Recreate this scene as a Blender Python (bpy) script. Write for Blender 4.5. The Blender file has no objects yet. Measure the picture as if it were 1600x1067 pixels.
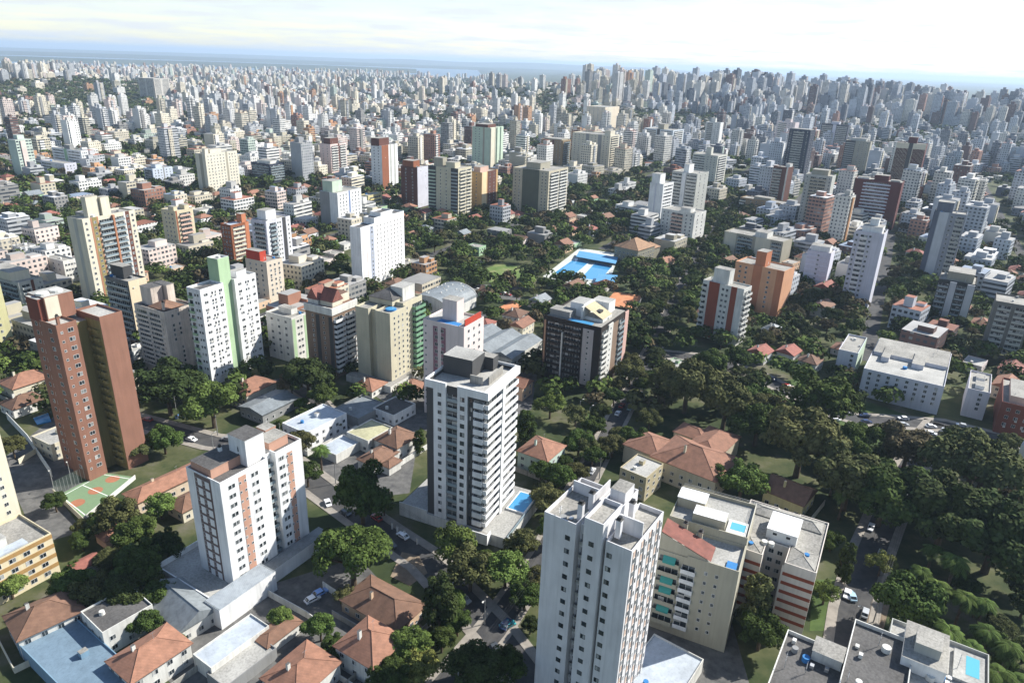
import bpy, math, random
import numpy as np
from mathutils import Matrix, Vector
random.seed(7); RNG = np.random.default_rng(7)
sc = bpy.context.scene
COL = sc.collection
R = math.radians
# ------------------------------------------------------------------ camera
CAMZ = 135.0; FOC = 1.3681; PIT = R(21.72); ROL = R(2.09)
FW = np.array([0, math.cos(PIT), -math.sin(PIT)])
_r0 = np.array([1.0, 0, 0]); _u0 = np.array([0, math.sin(PIT), math.cos(PIT)])
CX = math.cos(ROL)*_r0 + math.sin(ROL)*_u0          # image right
CY = math.sin(ROL)*_r0 - math.cos(ROL)*_u0          # image down
cam = bpy.data.cameras.new('camera'); co = bpy.data.objects.new('camera', cam); COL.objects.link(co)
m = Matrix.Identity(4)
for i in range(3):
    m[i][0] = CX[i]; m[i][1] = -CY[i]; m[i][2] = -FW[i]
m[2][3] = CAMZ
co.matrix_world = m
cam.sensor_width = 36; cam.sensor_fit = 'HORIZONTAL'; cam.lens = FOC*18
cam.clip_start = 1; cam.clip_end = 120000
sc.camera = co
# ------------------------------------------------------------------ world and sun
SUN_AZ, SUN_EL = 67.0, 38.0                          # azimuth clockwise from the view direction (+Y)
w = bpy.data.worlds.new('World'); sc.world = w; w.use_nodes = True
nt = w.node_tree; N = nt.nodes; L = nt.links
bg = N['Background']; bg.inputs['Strength'].default_value = 0.098
sky = N.new('ShaderNodeTexSky'); sky.sky_type = 'NISHITA'; sky.sun_disc = False
sky.sun_elevation = R(SUN_EL); sky.sun_rotation = R(SUN_AZ)
sky.air_density = 1.0; sky.dust_density = 0.35; sky.ozone_density = 1.0; sky.altitude = 100
# thin broken cloud: noise laid over the sky dome, whiter than the sky behind it
tc = N.new('ShaderNodeTexCoord'); sep = N.new('ShaderNodeSeparateXYZ'); L.new(tc.outputs['Generated'], sep.inputs[0])
zz = N.new('ShaderNodeMath'); zz.operation = 'ADD'; zz.inputs[1].default_value = 0.06; L.new(sep.outputs['Z'], zz.inputs[0])
dx = N.new('ShaderNodeMath'); dx.operation = 'DIVIDE'; L.new(sep.outputs['X'], dx.inputs[0]); L.new(zz.outputs[0], dx.inputs[1])
dy = N.new('ShaderNodeMath'); dy.operation = 'DIVIDE'; L.new(sep.outputs['Y'], dy.inputs[0]); L.new(zz.outputs[0], dy.inputs[1])
cmb = N.new('ShaderNodeCombineXYZ'); L.new(dx.outputs[0], cmb.inputs[0]); L.new(dy.outputs[0], cmb.inputs[1])
no = N.new('ShaderNodeTexNoise'); no.inputs['Scale'].default_value = 0.8; no.inputs['Detail'].default_value = 8; no.inputs['Roughness'].default_value = 0.62
L.new(cmb.outputs[0], no.inputs['Vector'])
cr = N.new('ShaderNodeValToRGB'); cr.color_ramp.elements[0].position = 0.38; cr.color_ramp.elements[1].position = 0.62
L.new(no.outputs['Fac'], cr.inputs[0])
mx = N.new('ShaderNodeMix'); mx.data_type = 'RGBA'
cfa = N.new('ShaderNodeMath'); cfa.operation = 'MULTIPLY'; cfa.inputs[1].default_value = 0.85; L.new(cr.outputs[0], cfa.inputs[0])
lowm = N.new('ShaderNodeMapRange'); lowm.interpolation_type = 'SMOOTHSTEP'; lowm.inputs['From Min'].default_value = 0.07; lowm.inputs['From Max'].default_value = 0.3; lowm.inputs['To Min'].default_value = 1.0; lowm.inputs['To Max'].default_value = 0.06
L.new(sep.outputs['Z'], lowm.inputs['Value'])
cfb = N.new('ShaderNodeMath'); cfb.operation = 'MULTIPLY'; L.new(cfa.outputs[0], cfb.inputs[0]); L.new(lowm.outputs[0], cfb.inputs[1])
L.new(cfb.outputs[0], mx.inputs['Factor']); L.new(sky.outputs[0], mx.inputs['A']); mx.inputs['B'].default_value = (4.6, 4.85, 5.2, 1)
L.new(mx.outputs['Result'], bg.inputs['Color'])
sd = bpy.data.lights.new('sun', 'SUN'); sd.energy = 5.0; sd.angle = R(0.5); sd.color = (1.0, 0.965, 0.90)
so = bpy.data.objects.new('sun', sd); COL.objects.link(so)
SV = Vector((math.sin(R(SUN_AZ))*math.cos(R(SUN_EL)), math.cos(R(SUN_AZ))*math.cos(R(SUN_EL)), math.sin(R(SUN_EL))))
so.rotation_euler = SV.to_track_quat('Z', 'Y').to_euler(); so.location = SV*400
sc.view_settings.view_transform = 'Standard'; sc.view_settings.look = 'None'
sc.view_settings.exposure = 0.95; sc.view_settings.gamma = 1.0
sc.cycles.max_bounces = 6; sc.cycles.diffuse_bounces = 3; sc.cycles.glossy_bounces = 2; sc.cycles.transmission_bounces = 2
sc.cycles.volume_bounces = 0; sc.cycles.use_denoising = True

# ------------------------------------------------------------------ ground shape, photograph <-> ground
def sstep(a, b, t):
    t = min(1.0, max(0.0, (t-a)/(b-a))); return t*t*(3-2*t)
def terrain(x, y):
    d = math.hypot(x, y); az = math.degrees(math.atan2(x, y))
    z = 0.0
    # ridge of hills to the right, highest far off
    z += (62-24*sstep(15, 32, az))*math.exp(-((d-2350)/620)**2)*sstep(-22, 12, az)
    z += 46*math.exp(-((d-2600)/520)**2)*math.exp(-((az+34)/7.5)**2)
    z += 14*math.exp(-((d-2500)/500)**2)*math.exp(-((az+1)/7)**2)
    # fall to the lake beyond the city
    z -= 30*sstep(5400, 7400, d)*(1-sstep(-3, 5, az))
    return z
def terrain_np(x, y): return np.array([terrain(a, b) for a, b in zip(np.ravel(x), np.ravel(y))]).reshape(np.shape(x))
def ray(x, y):
    a = (x-800)/800; b = (y-533.5)/800
    return CX*a + CY*b + FW*FOC
def at(x, y, z=0.0):
    d = ray(x, y); t = (z-CAMZ)/d[2]
    return np.array([d[0]*t, d[1]*t])
def atg(x, y):
    z = 0.0
    for _ in range(12):
        p = at(x, y, z); z = terrain(*p)
    return p
def px(x, y, z):
    v = np.array([x, y, z-CAMZ]); ww = v@FW
    return 800+800*FOC*(v@CX)/ww, 533.5+800*FOC*(v@CY)/ww
def dist(x, y): return math.sqrt(x*x+y*y+CAMZ*CAMZ)

# ------------------------------------------------------------------ materials
def lin(c): return tuple((((v/255+0.055)/1.055)**2.4 if v > 10 else v/255/12.92) for v in c)
MATS = {}
def newmat(name):
    mt = bpy.data.materials.new(name); mt.use_nodes = True
    return mt, mt.node_tree.nodes, mt.node_tree.links, mt.node_tree.nodes['Principled BSDF']
def wallmat(name, rgb, rough=0.85, stain=0.16, scale=0.25, spec=0.3):
    """painted / rendered surface with faint streaks and blotches of dirt; rgb = linear albedo"""
    if name in MATS: return MATS[name]
    mt, n, l, p = newmat(name)
    tc = n.new('ShaderNodeTexCoord'); mp = n.new('ShaderNodeMapping'); mp.inputs['Scale'].default_value = (scale*3, scale*3, scale*0.5)
    l.new(tc.outputs['Object'], mp.inputs[0])
    a = n.new('ShaderNodeTexNoise'); a.inputs['Scale'].default_value = 1.0; a.inputs['Detail'].default_value = 6; l.new(mp.outputs[0], a.inputs['Vector'])
    b = n.new('ShaderNodeTexNoise'); b.inputs['Scale'].default_value = 0.13; b.inputs['Detail'].default_value = 3; l.new(tc.outputs['Object'], b.inputs['Vector'])
    ad = n.new('ShaderNodeMath'); ad.operation = 'ADD'; l.new(a.outputs['Fac'], ad.inputs[0]); l.new(b.outputs['Fac'], ad.inputs[1])
    mr = n.new('ShaderNodeMapRange'); mr.inputs['From Min'].default_value = 0.7; mr.inputs['From Max'].default_value = 1.35
    mr.inputs['To Min'].default_value = 1+stain*0.3; mr.inputs['To Max'].default_value = 1-stain
    l.new(ad.outputs[0], mr.inputs['Value'])
    m2 = n.new('ShaderNodeMapping'); m2.inputs['Scale'].default_value = (1.5, 1.5, 0.035); l.new(tc.outputs['Object'], m2.inputs[0])
    c = n.new('ShaderNodeTexNoise'); c.inputs['Scale'].default_value = 1.0; c.inputs['Detail'].default_value = 4; l.new(m2.outputs[0], c.inputs['Vector'])
    m3 = n.new('ShaderNodeMapRange'); m3.inputs['From Min'].default_value = 0.52; m3.inputs['From Max'].default_value = 0.72; m3.inputs['To Min'].default_value = 1.0; m3.inputs['To Max'].default_value = 1-stain*0.6
    l.new(c.outputs['Fac'], m3.inputs['Value'])
    mm = n.new('ShaderNodeMath'); mm.operation = 'MULTIPLY'; l.new(mr.outputs['Result'], mm.inputs[0]); l.new(m3.outputs['Result'], mm.inputs[1])
    mu = n.new('ShaderNodeVectorMath'); mu.operation = 'SCALE'; mu.inputs[0].default_value = rgb
    l.new(mm.outputs[0], mu.inputs['Scale'])
    l.new(mu.outputs[0], p.inputs['Base Color'])
    p.inputs['Roughness'].default_value = rough; p.inputs['Specular IOR Level'].default_value = spec
    MATS[name] = mt; return mt
def W(r, g, b, k=0.80, name=None, **kw):
    """paint whose lit look is about sRGB r,g,b"""
    c = lin((r, g, b)); nm = name or 'paint_%d_%d_%d' % (r, g, b)
    return wallmat(nm, tuple(v*k for v in c), **kw)
def glassmat():
    mt, n, l, p = newmat('window_glass')
    oi = n.new('ShaderNodeObjectInfo')
    tc = n.new('ShaderNodeTexCoord')
    wn = n.new('ShaderNodeTexWhiteNoise'); wn.noise_dimensions = '4D'
    mp = n.new('ShaderNodeVectorMath'); mp.operation = 'SCALE'; mp.inputs['Scale'].default_value = 0.66; l.new(tc.outputs['Object'], mp.inputs[0])
    fl = n.new('ShaderNodeVectorMath'); fl.operation = 'FLOOR'; l.new(mp.outputs[0], fl.inputs[0])
    l.new(fl.outputs[0], wn.inputs['Vector']); l.new(oi.outputs['Random'], wn.inputs['W'])
    cr = n.new('ShaderNodeValToRGB'); e = cr.color_ramp.elements
    e[0].position = 0.0; e[0].color = (0.012, 0.017, 0.022, 1); e[1].position = 1.0; e[1].color = (0.42, 0.42, 0.40, 1)
    k = e.new(0.6); k.color = (0.035, 0.045, 0.05, 1); k = e.new(0.82); k.color = (0.12, 0.13, 0.13, 1)
    l.new(wn.outputs['Value'], cr.inputs[0]); l.new(cr.outputs[0], p.inputs['Base Color'])
    p.inputs['Roughness'].default_value = 0.12
    MATS['glass'] = mt; return mt
GLASS = glassmat()
def plain(name, rgb, rough=0.6, metal=0.0):
    if name in MATS: return MATS[name]
    mt, n, l, p = newmat(name)
    p.inputs['Base Color'].default_value = (*rgb, 1); p.inputs['Roughness'].default_value = rough; p.inputs['Metallic'].default_value = metal
    MATS[name] = mt; return mt
def tilemat(name, rgb):
    """clay tiles: courses running down the slope plus weathered patches"""
    if name in MATS: return MATS[name]
    mt, n, l, p = newmat(name)
    tc = n.new('ShaderNodeTexCoord')
    wv = n.new('ShaderNodeTexWave'); wv.wave_type = 'BANDS'; wv.bands_direction = 'DIAGONAL'; wv.inputs['Scale'].default_value = 1.1; wv.inputs['Distortion'].default_value = 0.4
    l.new(tc.outputs['Object'], wv.inputs['Vector'])
    a = n.new('ShaderNodeTexNoise'); a.inputs['Scale'].default_value = 0.5; a.inputs['Detail'].default_value = 8; a.inputs['Roughness'].default_value = 0.7
    l.new(tc.outputs['Object'], a.inputs['Vector'])
    oi = n.new('ShaderNodeObjectInfo')
    mr = n.new('ShaderNodeMapRange'); mr.inputs['From Min'].default_value = 0.25; mr.inputs['From Max'].default_value = 0.75; mr.inputs['To Min'].default_value = 0.55; mr.inputs['To Max'].default_value = 1.25
    l.new(a.outputs['Fac'], mr.inputs['Value'])
    wr = n.new('ShaderNodeMapRange'); wr.inputs['To Min'].default_value = 0.82; wr.inputs['To Max'].default_value = 1.1; l.new(wv.outputs['Fac'], wr.inputs['Value'])
    orr = n.new('ShaderNodeMapRange'); orr.inputs['To Min'].default_value = 0.75; orr.inputs['To Max'].default_value = 1.15; l.new(oi.outputs['Random'], orr.inputs['Value'])
    m1 = n.new('ShaderNodeMath'); m1.operation = 'MULTIPLY'; l.new(mr.outputs[0], m1.inputs[0]); l.new(wr.outputs[0], m1.inputs[1])
    m2 = n.new('ShaderNodeMath'); m2.operation = 'MULTIPLY'; l.new(m1.outputs[0], m2.inputs[0]); l.new(orr.outputs[0], m2.inputs[1])
    mu = n.new('ShaderNodeVectorMath'); mu.operation = 'SCALE'; mu.inputs[0].default_value = rgb; l.new(m2.outputs[0], mu.inputs['Scale'])
    l.new(mu.outputs[0], p.inputs['Base Color']); p.inputs['Roughness'].default_value = 0.9
    MATS[name] = mt; return mt
def noisemat(name, stops, scale=0.1, detail=6, rough=0.95, dist_=0.0):
    """ground-like mottled surface, stops = [(pos, rgb)]"""
    if name in MATS: return MATS[name]
    mt, n, l, p = newmat(name)
    tc = n.new('ShaderNodeTexCoord'); a = n.new('ShaderNodeTexNoise')
    a.inputs['Scale'].default_value = scale; a.inputs['Detail'].default_value = detail; a.inputs['Roughness'].default_value = 0.65; a.inputs['Distortion'].default_value = dist_
    l.new(tc.outputs['Object'], a.inputs['Vector'])
    cr = n.new('ShaderNodeValToRGB'); e = cr.color_ramp.elements
    e[0].position = stops[0][0]; e[0].color = (*stops[0][1], 1); e[1].position = stops[-1][0]; e[1].color = (*stops[-1][1], 1)
    for pz, c in stops[1:-1]:
        k = e.new(pz); k.color = (*c, 1)
    l.new(a.outputs['Fac'], cr.inputs[0]); l.new(cr.outputs[0], p.inputs['Base Color']); p.inputs['Roughness'].default_value = rough
    p.inputs['Specular IOR Level'].default_value = 0.2
    MATS[name] = mt; return mt
def watermat(name, rgb, rough=0.08):
    mt, n, l, p = newmat(name)
    p.inputs['Base Color'].default_value = (*rgb, 1); p.inputs['Roughness'].default_value = rough
    a = n.new('ShaderNodeTexNoise'); a.inputs['Scale'].default_value = 0.8; tc = n.new('ShaderNodeTexCoord'); l.new(tc.outputs['Object'], a.inputs['Vector'])
    bm = n.new('ShaderNodeBump'); bm.inputs['Strength'].default_value = 0.15; l.new(a.outputs['Fac'], bm.inputs['Height']); l.new(bm.outputs[0], p.inputs['Normal'])
    MATS[name] = mt; return mt
def citymat():
    """facades of the farther buildings: colour attribute is the paint, its alpha the share of each bay that is window"""
    mt, n, l, p = newmat('city_facade')
    uv = n.new('ShaderNodeUVMap'); uv.uv_map = 'uv'
    at_ = n.new('ShaderNodeVertexColor'); at_.layer_name = 'col'
    sp = n.new('ShaderNodeSeparateXYZ'); l.new(uv.outputs[0], sp.inputs[0])
    def M(op, a, b=None):
        q = n.new('ShaderNodeMath'); q.operation = op
        for i, v in enumerate((a, b)):
            if v is None: continue
            if isinstance(v, (int, float)): q.inputs[i].default_value = v
            else: l.new(v, q.inputs[i])
        return q.outputs[0]
    u = M('DIVIDE', sp.outputs[0], 3.1); v = M('DIVIDE', sp.outputs[1], 3.0)
    fu = M('FRACT', u); fv = M('FRACT', v)
    du = M('ABSOLUTE', M('SUBTRACT', fu, 0.5)); dv = M('ABSOLUTE', M('SUBTRACT', fv, 0.55))
    inu = M('LESS_THAN', du, M('MULTIPLY', at_.outputs['Alpha'], 0.51)); inv = M('LESS_THAN', dv, 0.24)
    fac = M('MULTIPLY', inu, inv)
    cell = n.new('ShaderNodeCombineXYZ'); l.new(M('FLOOR', u), cell.inputs[0]); l.new(M('FLOOR', v), cell.inputs[1])
    wn = n.new('ShaderNodeTexWhiteNoise'); l.new(cell.outputs[0], wn.inputs['Vector'])
    cr = n.new('ShaderNodeValToRGB'); e = cr.color_ramp.elements
    e[0].color = (0.015, 0.02, 0.028, 1); e[1].color = (0.3, 0.3, 0.28, 1); k = e.new(0.65); k.color = (0.05, 0.06, 0.07, 1)
    l.new(wn.outputs['Value'], cr.inputs[0])
    ns = n.new('ShaderNodeTexNoise'); ns.inputs['Scale'].default_value = 0.09; ns.inputs['Detail'].default_value = 4
    tc = n.new('ShaderNodeTexCoord'); l.new(tc.outputs['Object'], ns.inputs['Vector'])
    mr = n.new('ShaderNodeMapRange'); mr.inputs['From Min'].default_value = 0.3; mr.inputs['From Max'].default_value = 0.7; mr.inputs['To Min'].default_value = 1.08; mr.inputs['To Max'].default_value = 0.82
    l.new(ns.outputs['Fac'], mr.inputs['Value'])
    sl = n.new('ShaderNodeVectorMath'); sl.operation = 'SCALE'; l.new(at_.outputs['Color'], sl.inputs[0]); l.new(mr.outputs[0], sl.inputs['Scale'])
    mx = n.new('ShaderNodeMix'); mx.data_type = 'RGBA'; l.new(fac, mx.inputs['Factor']); l.new(sl.outputs[0], mx.inputs['A']); l.new(cr.outputs[0], mx.inputs['B'])
    l.new(mx.outputs['Result'], p.inputs['Base Color']); p.inputs['Roughness'].default_value = 0.6; p.inputs['Specular IOR Level'].default_value = 0.3
    MATS['city'] = mt; return mt
CITY = citymat()
def leafmat():
    """leaves: the crown's own green comes from the object's colour, varied leaf by leaf"""
    mt, n, l, p = newmat('leaf_green')
    oi = n.new('ShaderNodeObjectInfo'); ge = n.new('ShaderNodeNewGeometry')
    tc = n.new('ShaderNodeTexCoord'); ns = n.new('ShaderNodeTexNoise'); ns.inputs['Scale'].default_value = 2.2; ns.inputs['Detail'].default_value = 3
    l.new(tc.outputs['Object'], ns.inputs['Vector'])
    ad = n.new('ShaderNodeMath'); ad.operation = 'MULTIPLY_ADD'; ad.inputs[1].default_value = 0.55; l.new(ge.outputs['Random Per Island'], ad.inputs[0]); l.new(ns.outputs['Fac'], ad.inputs[2])
    mr = n.new('ShaderNodeMapRange'); mr.inputs['From Min'].default_value = 0.35; mr.inputs['From Max'].default_value = 1.15; mr.inputs['To Min'].default_value = 0.4; mr.inputs['To Max'].default_value = 1.75
    l.new(ad.outputs[0], mr.inputs['Value'])
    sl = n.new('ShaderNodeVectorMath'); sl.operation = 'SCALE'; l.new(oi.outputs['Color'], sl.inputs[0]); l.new(mr.outputs[0], sl.inputs['Scale'])
    l.new(sl.outputs[0], p.inputs['Base Color']); p.inputs['Roughness'].default_value = 0.9; p.inputs['Specular IOR Level'].default_value = 0.06
    MATS['leaf'] = mt; return mt
LEAF = leafmat()
def leaffar():
    mt, n, l, p = newmat('far_leaf_green'); ge = n.new('ShaderNodeNewGeometry'); vc = n.new('ShaderNodeVertexColor'); vc.layer_name = 'col'
    mr = n.new('ShaderNodeMapRange'); mr.inputs['To Min'].default_value = .6; mr.inputs['To Max'].default_value = 1.45; l.new(ge.outputs['Random Per Island'], mr.inputs['Value'])
    sl = n.new('ShaderNodeVectorMath'); sl.operation = 'SCALE'; l.new(vc.outputs['Color'], sl.inputs[0]); l.new(mr.outputs[0], sl.inputs['Scale']); l.new(sl.outputs[0], p.inputs['Base Color'])
    p.inputs['Roughness'].default_value = .9; p.inputs['Specular IOR Level'].default_value = .06; return mt
LEAFF = leaffar()
BARK = noisemat('bark', [(0.3, (0.045, 0.032, 0.022)), (0.7, (0.12, 0.09, 0.06))], scale=2.0)
WHITE = W(240, 240, 238, name='white_paint', stain=.22); OFFW = W(226, 224, 216, name='off_white_paint', stain=.28)
CREAM = W(220, 212, 190, name='cream_paint'); BEIGE = W(190, 180, 150, name='beige_paint')
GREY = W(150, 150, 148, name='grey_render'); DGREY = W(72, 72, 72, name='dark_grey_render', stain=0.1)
CONC = wallmat('roof_concrete', (0.31, 0.295, 0.262), stain=0.5, scale=0.6); CONCD = wallmat('dark_roof_felt', (0.105, 0.1, 0.095), stain=0.5, scale=0.6)
CONCL = wallmat('pale_roof_slab', (0.38, 0.37, 0.34), stain=0.4, scale=0.6)
BRICK = W(150, 109, 91, name='brown_brick', stain=0.2); BRICKD = W(128, 74, 60, name='dark_brick'); TAN = W(190, 150, 122, name='tan_brick')
TILE = tilemat('clay_tile', (0.27, 0.132, 0.083)); TILEB = tilemat('brown_tile', (0.18, 0.098, 0.062)); TILER = tilemat('red_tile', (0.26, 0.095, 0.07)); TILEY = tilemat('tan_tile', (0.27, 0.16, 0.09))
METALR = wallmat('metal_sheet_roof', (0.42, 0.46, 0.5), rough=0.45, stain=0.25); METALG = wallmat('grey_sheet_roof', (0.2, 0.22, 0.23), rough=0.55, stain=0.35)
FRAME = plain('window_frame', (0.55, 0.55, 0.54), 0.5); DARK = plain('dark_opening', (0.02, 0.02, 0.022), 0.7); STEEL = plain('galvanised_steel', (0.4, 0.41, 0.42), 0.45, 0.6)
POOLW = watermat('pool_water', (0.06, 0.25, 0.46)); POOLT = watermat('turquoise_water', (0.10, 0.36, 0.44)); LAKE = watermat('lake_water', (0.10, 0.15, 0.2), 0.35)
BLUEP = W(60, 130, 190, name='blue_paint'); GREENP = W(168, 200, 160, name='pale_green_paint'); REDP = W(190, 70, 50, name='red_paint')
ORANGE = W(222, 166, 128, name='orange_brick'); YELLOW = W(208, 196, 146, name='yellow_paint'); MAROON = W(98, 48, 44, name='maroon_tile'); BLACKP = plain('black_iron', (0.02, 0.02, 0.02), 0.5)

# ------------------------------------------------------------------ mesh building
class MB:
    def __init__(s): s.v = []; s.f = []; s.m = []; s.mats = []; s.uv = None; s.col = None
    def mi(s, mat):
        if mat not in s.mats: s.mats.append(mat)
        return s.mats.index(mat)
    def quad(s, pts, mat):
        b = len(s.v); s.v += [tuple(map(float, q)) for q in pts]; s.f.append(tuple(range(b, b+len(pts)))); s.m.append(s.mi(mat))
    def box(s, x0, x1, y0, y1, z0, z1, mat, top=None, bottom=False):
        b = len(s.v); k = s.mi(mat)
        s.v += [(x0, y0, z0), (x1, y0, z0), (x1, y1, z0), (x0, y1, z0), (x0, y0, z1), (x1, y0, z1), (x1, y1, z1), (x0, y1, z1)]
        s.f += [(b, b+1, b+5, b+4), (b+1, b+2, b+6, b+5), (b+2, b+3, b+7, b+6), (b+3, b, b+4, b+7), (b+4, b+5, b+6, b+7), (b+3, b+2, b+1, b)]
        s.m += [k]*6
        if top is not None: s.m[-2] = s.mi(top)
        return s
    def prism(s, poly, z0, z1, mat, top=None):
        b = len(s.v); n = len(poly); k = s.mi(mat)
        s.v += [(p[0], p[1], z0) for p in poly]+[(p[0], p[1], z1) for p in poly]
        for i in range(n):
            j = (i+1) % n; s.f.append((b+i, b+j, b+n+j, b+n+i)); s.m.append(k)
        s.f.append(tuple(b+n+i for i in range(n))); s.m.append(s.mi(top) if top else k)
        return s
    def cyl(s, x, y, z0, z1, r0, r1=None, n=10, mat=None):
        r1 = r0 if r1 is None else r1; b = len(s.v); k = s.mi(mat)
        for z, r in ((z0, r0), (z1, r1)):
            s.v += [(x+r*math.cos(2*math.pi*i/n), y+r*math.sin(2*math.pi*i/n), z) for i in range(n)]
        for i in range(n):
            j = (i+1) % n; s.f.append((b+i, b+j, b+n+j, b+n+i)); s.m.append(k)
        s.f.append(tuple(b+n+i for i in range(n))); s.m.append(k)
        return s
    def bar(s, a, c, r, mat, n=6):
        a = Vector(a); c = Vector(c); d = (c-a).normalized(); u = d.orthogonal().normalized(); v = d.cross(u); b = len(s.v); k = s.mi(mat)
        for p in (a, c):
            s.v += [tuple(p+u*r*math.cos(2*math.pi*i/n)+v*r*math.sin(2*math.pi*i/n)) for i in range(n)]
        for i in range(n):
            j = (i+1) % n; s.f.append((b+i, b+j, b+n+j, b+n+i)); s.m.append(k)
        return s
    def add(s, o, mtx):
        b = len(s.v); s.v += [tuple(mtx @ Vector(q)) for q in o.v]; s.f += [tuple(i+b for i in q) for q in o.f]
        s.m += [s.mi(o.mats[k]) for k in o.m]
    def mesh(s, name):
        me = bpy.data.meshes.new(name); me.from_pydata(s.v, [], s.f)
        for mt in s.mats: me.materials.append(mt)
        if len(s.mats) > 1: me.polygons.foreach_set('material_index', s.m)
        me.update(); return me
    def build(s, name, parent=None, loc=None):
        return link(name, s.mesh(name), parent, loc)
def link(name, me, parent=None, loc=None, rz=None):
    o = bpy.data.objects.new(name, me); COL.objects.link(o)
    if parent is not None: o.parent = parent
    if loc is not None: o.location = loc
    if rz is not None: o.rotation_euler = (0, 0, rz)
    return o
AUTO = []                                            # things whose label is finished at the end: (object, description, x, y, z)
LANDMARKS = []                                       # (short name, image x, image y)
def tag(o, label, cat, group=None, kind=None):
    o['label'] = label; o['category'] = cat
    if group: o['group'] = group
    if kind: o['kind'] = kind
    return o
def auto(o, desc, cat, x, y, z, group=None):
    o['category'] = cat
    if group: o['group'] = group
    AUTO.append((o, desc, x, y, z)); return o
def empty(name, loc, rz=0.0):
    o = bpy.data.objects.new(name, None); COL.objects.link(o); o.location = loc; o.rotation_euler = (0, 0, rz); o.empty_display_size = 1; return o
def structure(o): o['kind'] = 'structure'; return o
# raster of ground already taken (2 m cells)
OX0, OY0, OC = -1100, 60, 2.0
OCC = np.zeros((1200, 1100), bool)
def _cells(x, y, wx, wy, a):
    ca, sa = math.cos(a), math.sin(a)
    xs, ys = np.meshgrid(np.arange(0, wx+.1, 1.5), np.arange(0, wy+.1, 1.5))
    gx = x+xs*ca-ys*sa; gy = y+xs*sa+ys*ca
    i = ((gy-OY0)/OC).astype(int); j = ((gx-OX0)/OC).astype(int)
    ok = (i >= 0) & (i < OCC.shape[0]) & (j >= 0) & (j < OCC.shape[1])
    return i[ok], j[ok]
def mark(x, y, wx, wy, a): i, j = _cells(x, y, wx, wy, a); OCC[i, j] = True
def free(x, y, wx, wy, a, tol=0.0):
    i, j = _cells(x, y, wx, wy, a)
    return len(i) > 0 and OCC[i, j].mean() <= tol
# ------------------------------------------------------------------ facade pieces (front along +x, outward -y, up +z)
PIECES = {}
def piece_window(w, h, frame=None):
    k = ('w', w, h, frame and frame.name)
    if k in PIECES: return PIECES[k]
    b = MB(); t = 0.07; f = frame or FRAME
    b.box(-w/2, w/2, -0.02, 0.03, 0, h, GLASS)
    b.box(-w/2-t, w/2+t, -0.08, 0.03, -t, 0, f); b.box(-w/2-t, w/2+t, -0.06, 0.03, h, h+t, f)
    b.box(-w/2-t, -w/2, -0.06, 0.03, 0, h, f); b.box(w/2, w/2+t, -0.06, 0.03, 0, h, f)
    if w > 1.0: b.box(-0.03, 0.03, -0.05, 0.0, 0, h, f)
    PIECES[k] = [b, None]; return PIECES[k]
def piece_balcony(w, d, hp, mat, rail=None):
    k = ('b', w, d, hp, mat.name, rail and rail.name)
    if k in PIECES: return PIECES[k]
    b = MB(); r = rail or mat
    b.box(-w/2, w/2, -d, 0, -0.18, 0, mat)
    b.box(-w/2, w/2, -d, -d+0.12, 0, hp, r)
    b.box(-w/2, -w/2+0.12, -d+0.12, 0, 0, hp, r); b.box(w/2-0.12, w/2, -d+0.12, 0, 0, hp, r)
    PIECES[k] = [b, None]; return PIECES[k]
def piece_door(w, h):
    k = ('d', w, h)
    if k in PIECES: return PIECES[k]
    b = MB(); b.box(-w/2, w/2, -0.03, 0.02, 0, h, GLASS)
    n = max(1, int(w/1.4))
    for i in range(n+1):
        x = -w/2+w*i/n; b.box(x-0.04, x+0.04, -0.06, -0.03, 0, h, FRAME)
    PIECES[k] = [b, None]; return PIECES[k]
def piece_ac():
    k = ('ac',)
    if k in PIECES: return PIECES[k]
    b = MB(); b.box(-0.4, 0.4, -0.45, 0, 0, 0.5, OFFW); b.cyl(0, -0.2, 0.5, 0.54, 0.15, n=8, mat=DGREY)
    PIECES[k] = [b, None]; return PIECES[k]
def piece_box(w, h, d, mat, nm='band'):
    k = ('x', w, h, d, mat.name)
    if k in PIECES: return PIECES[k]
    b = MB(); b.box(-w/2, w/2, -d, 0.0, 0, h, mat); PIECES[k] = [b, None]; return PIECES[k]

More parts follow.
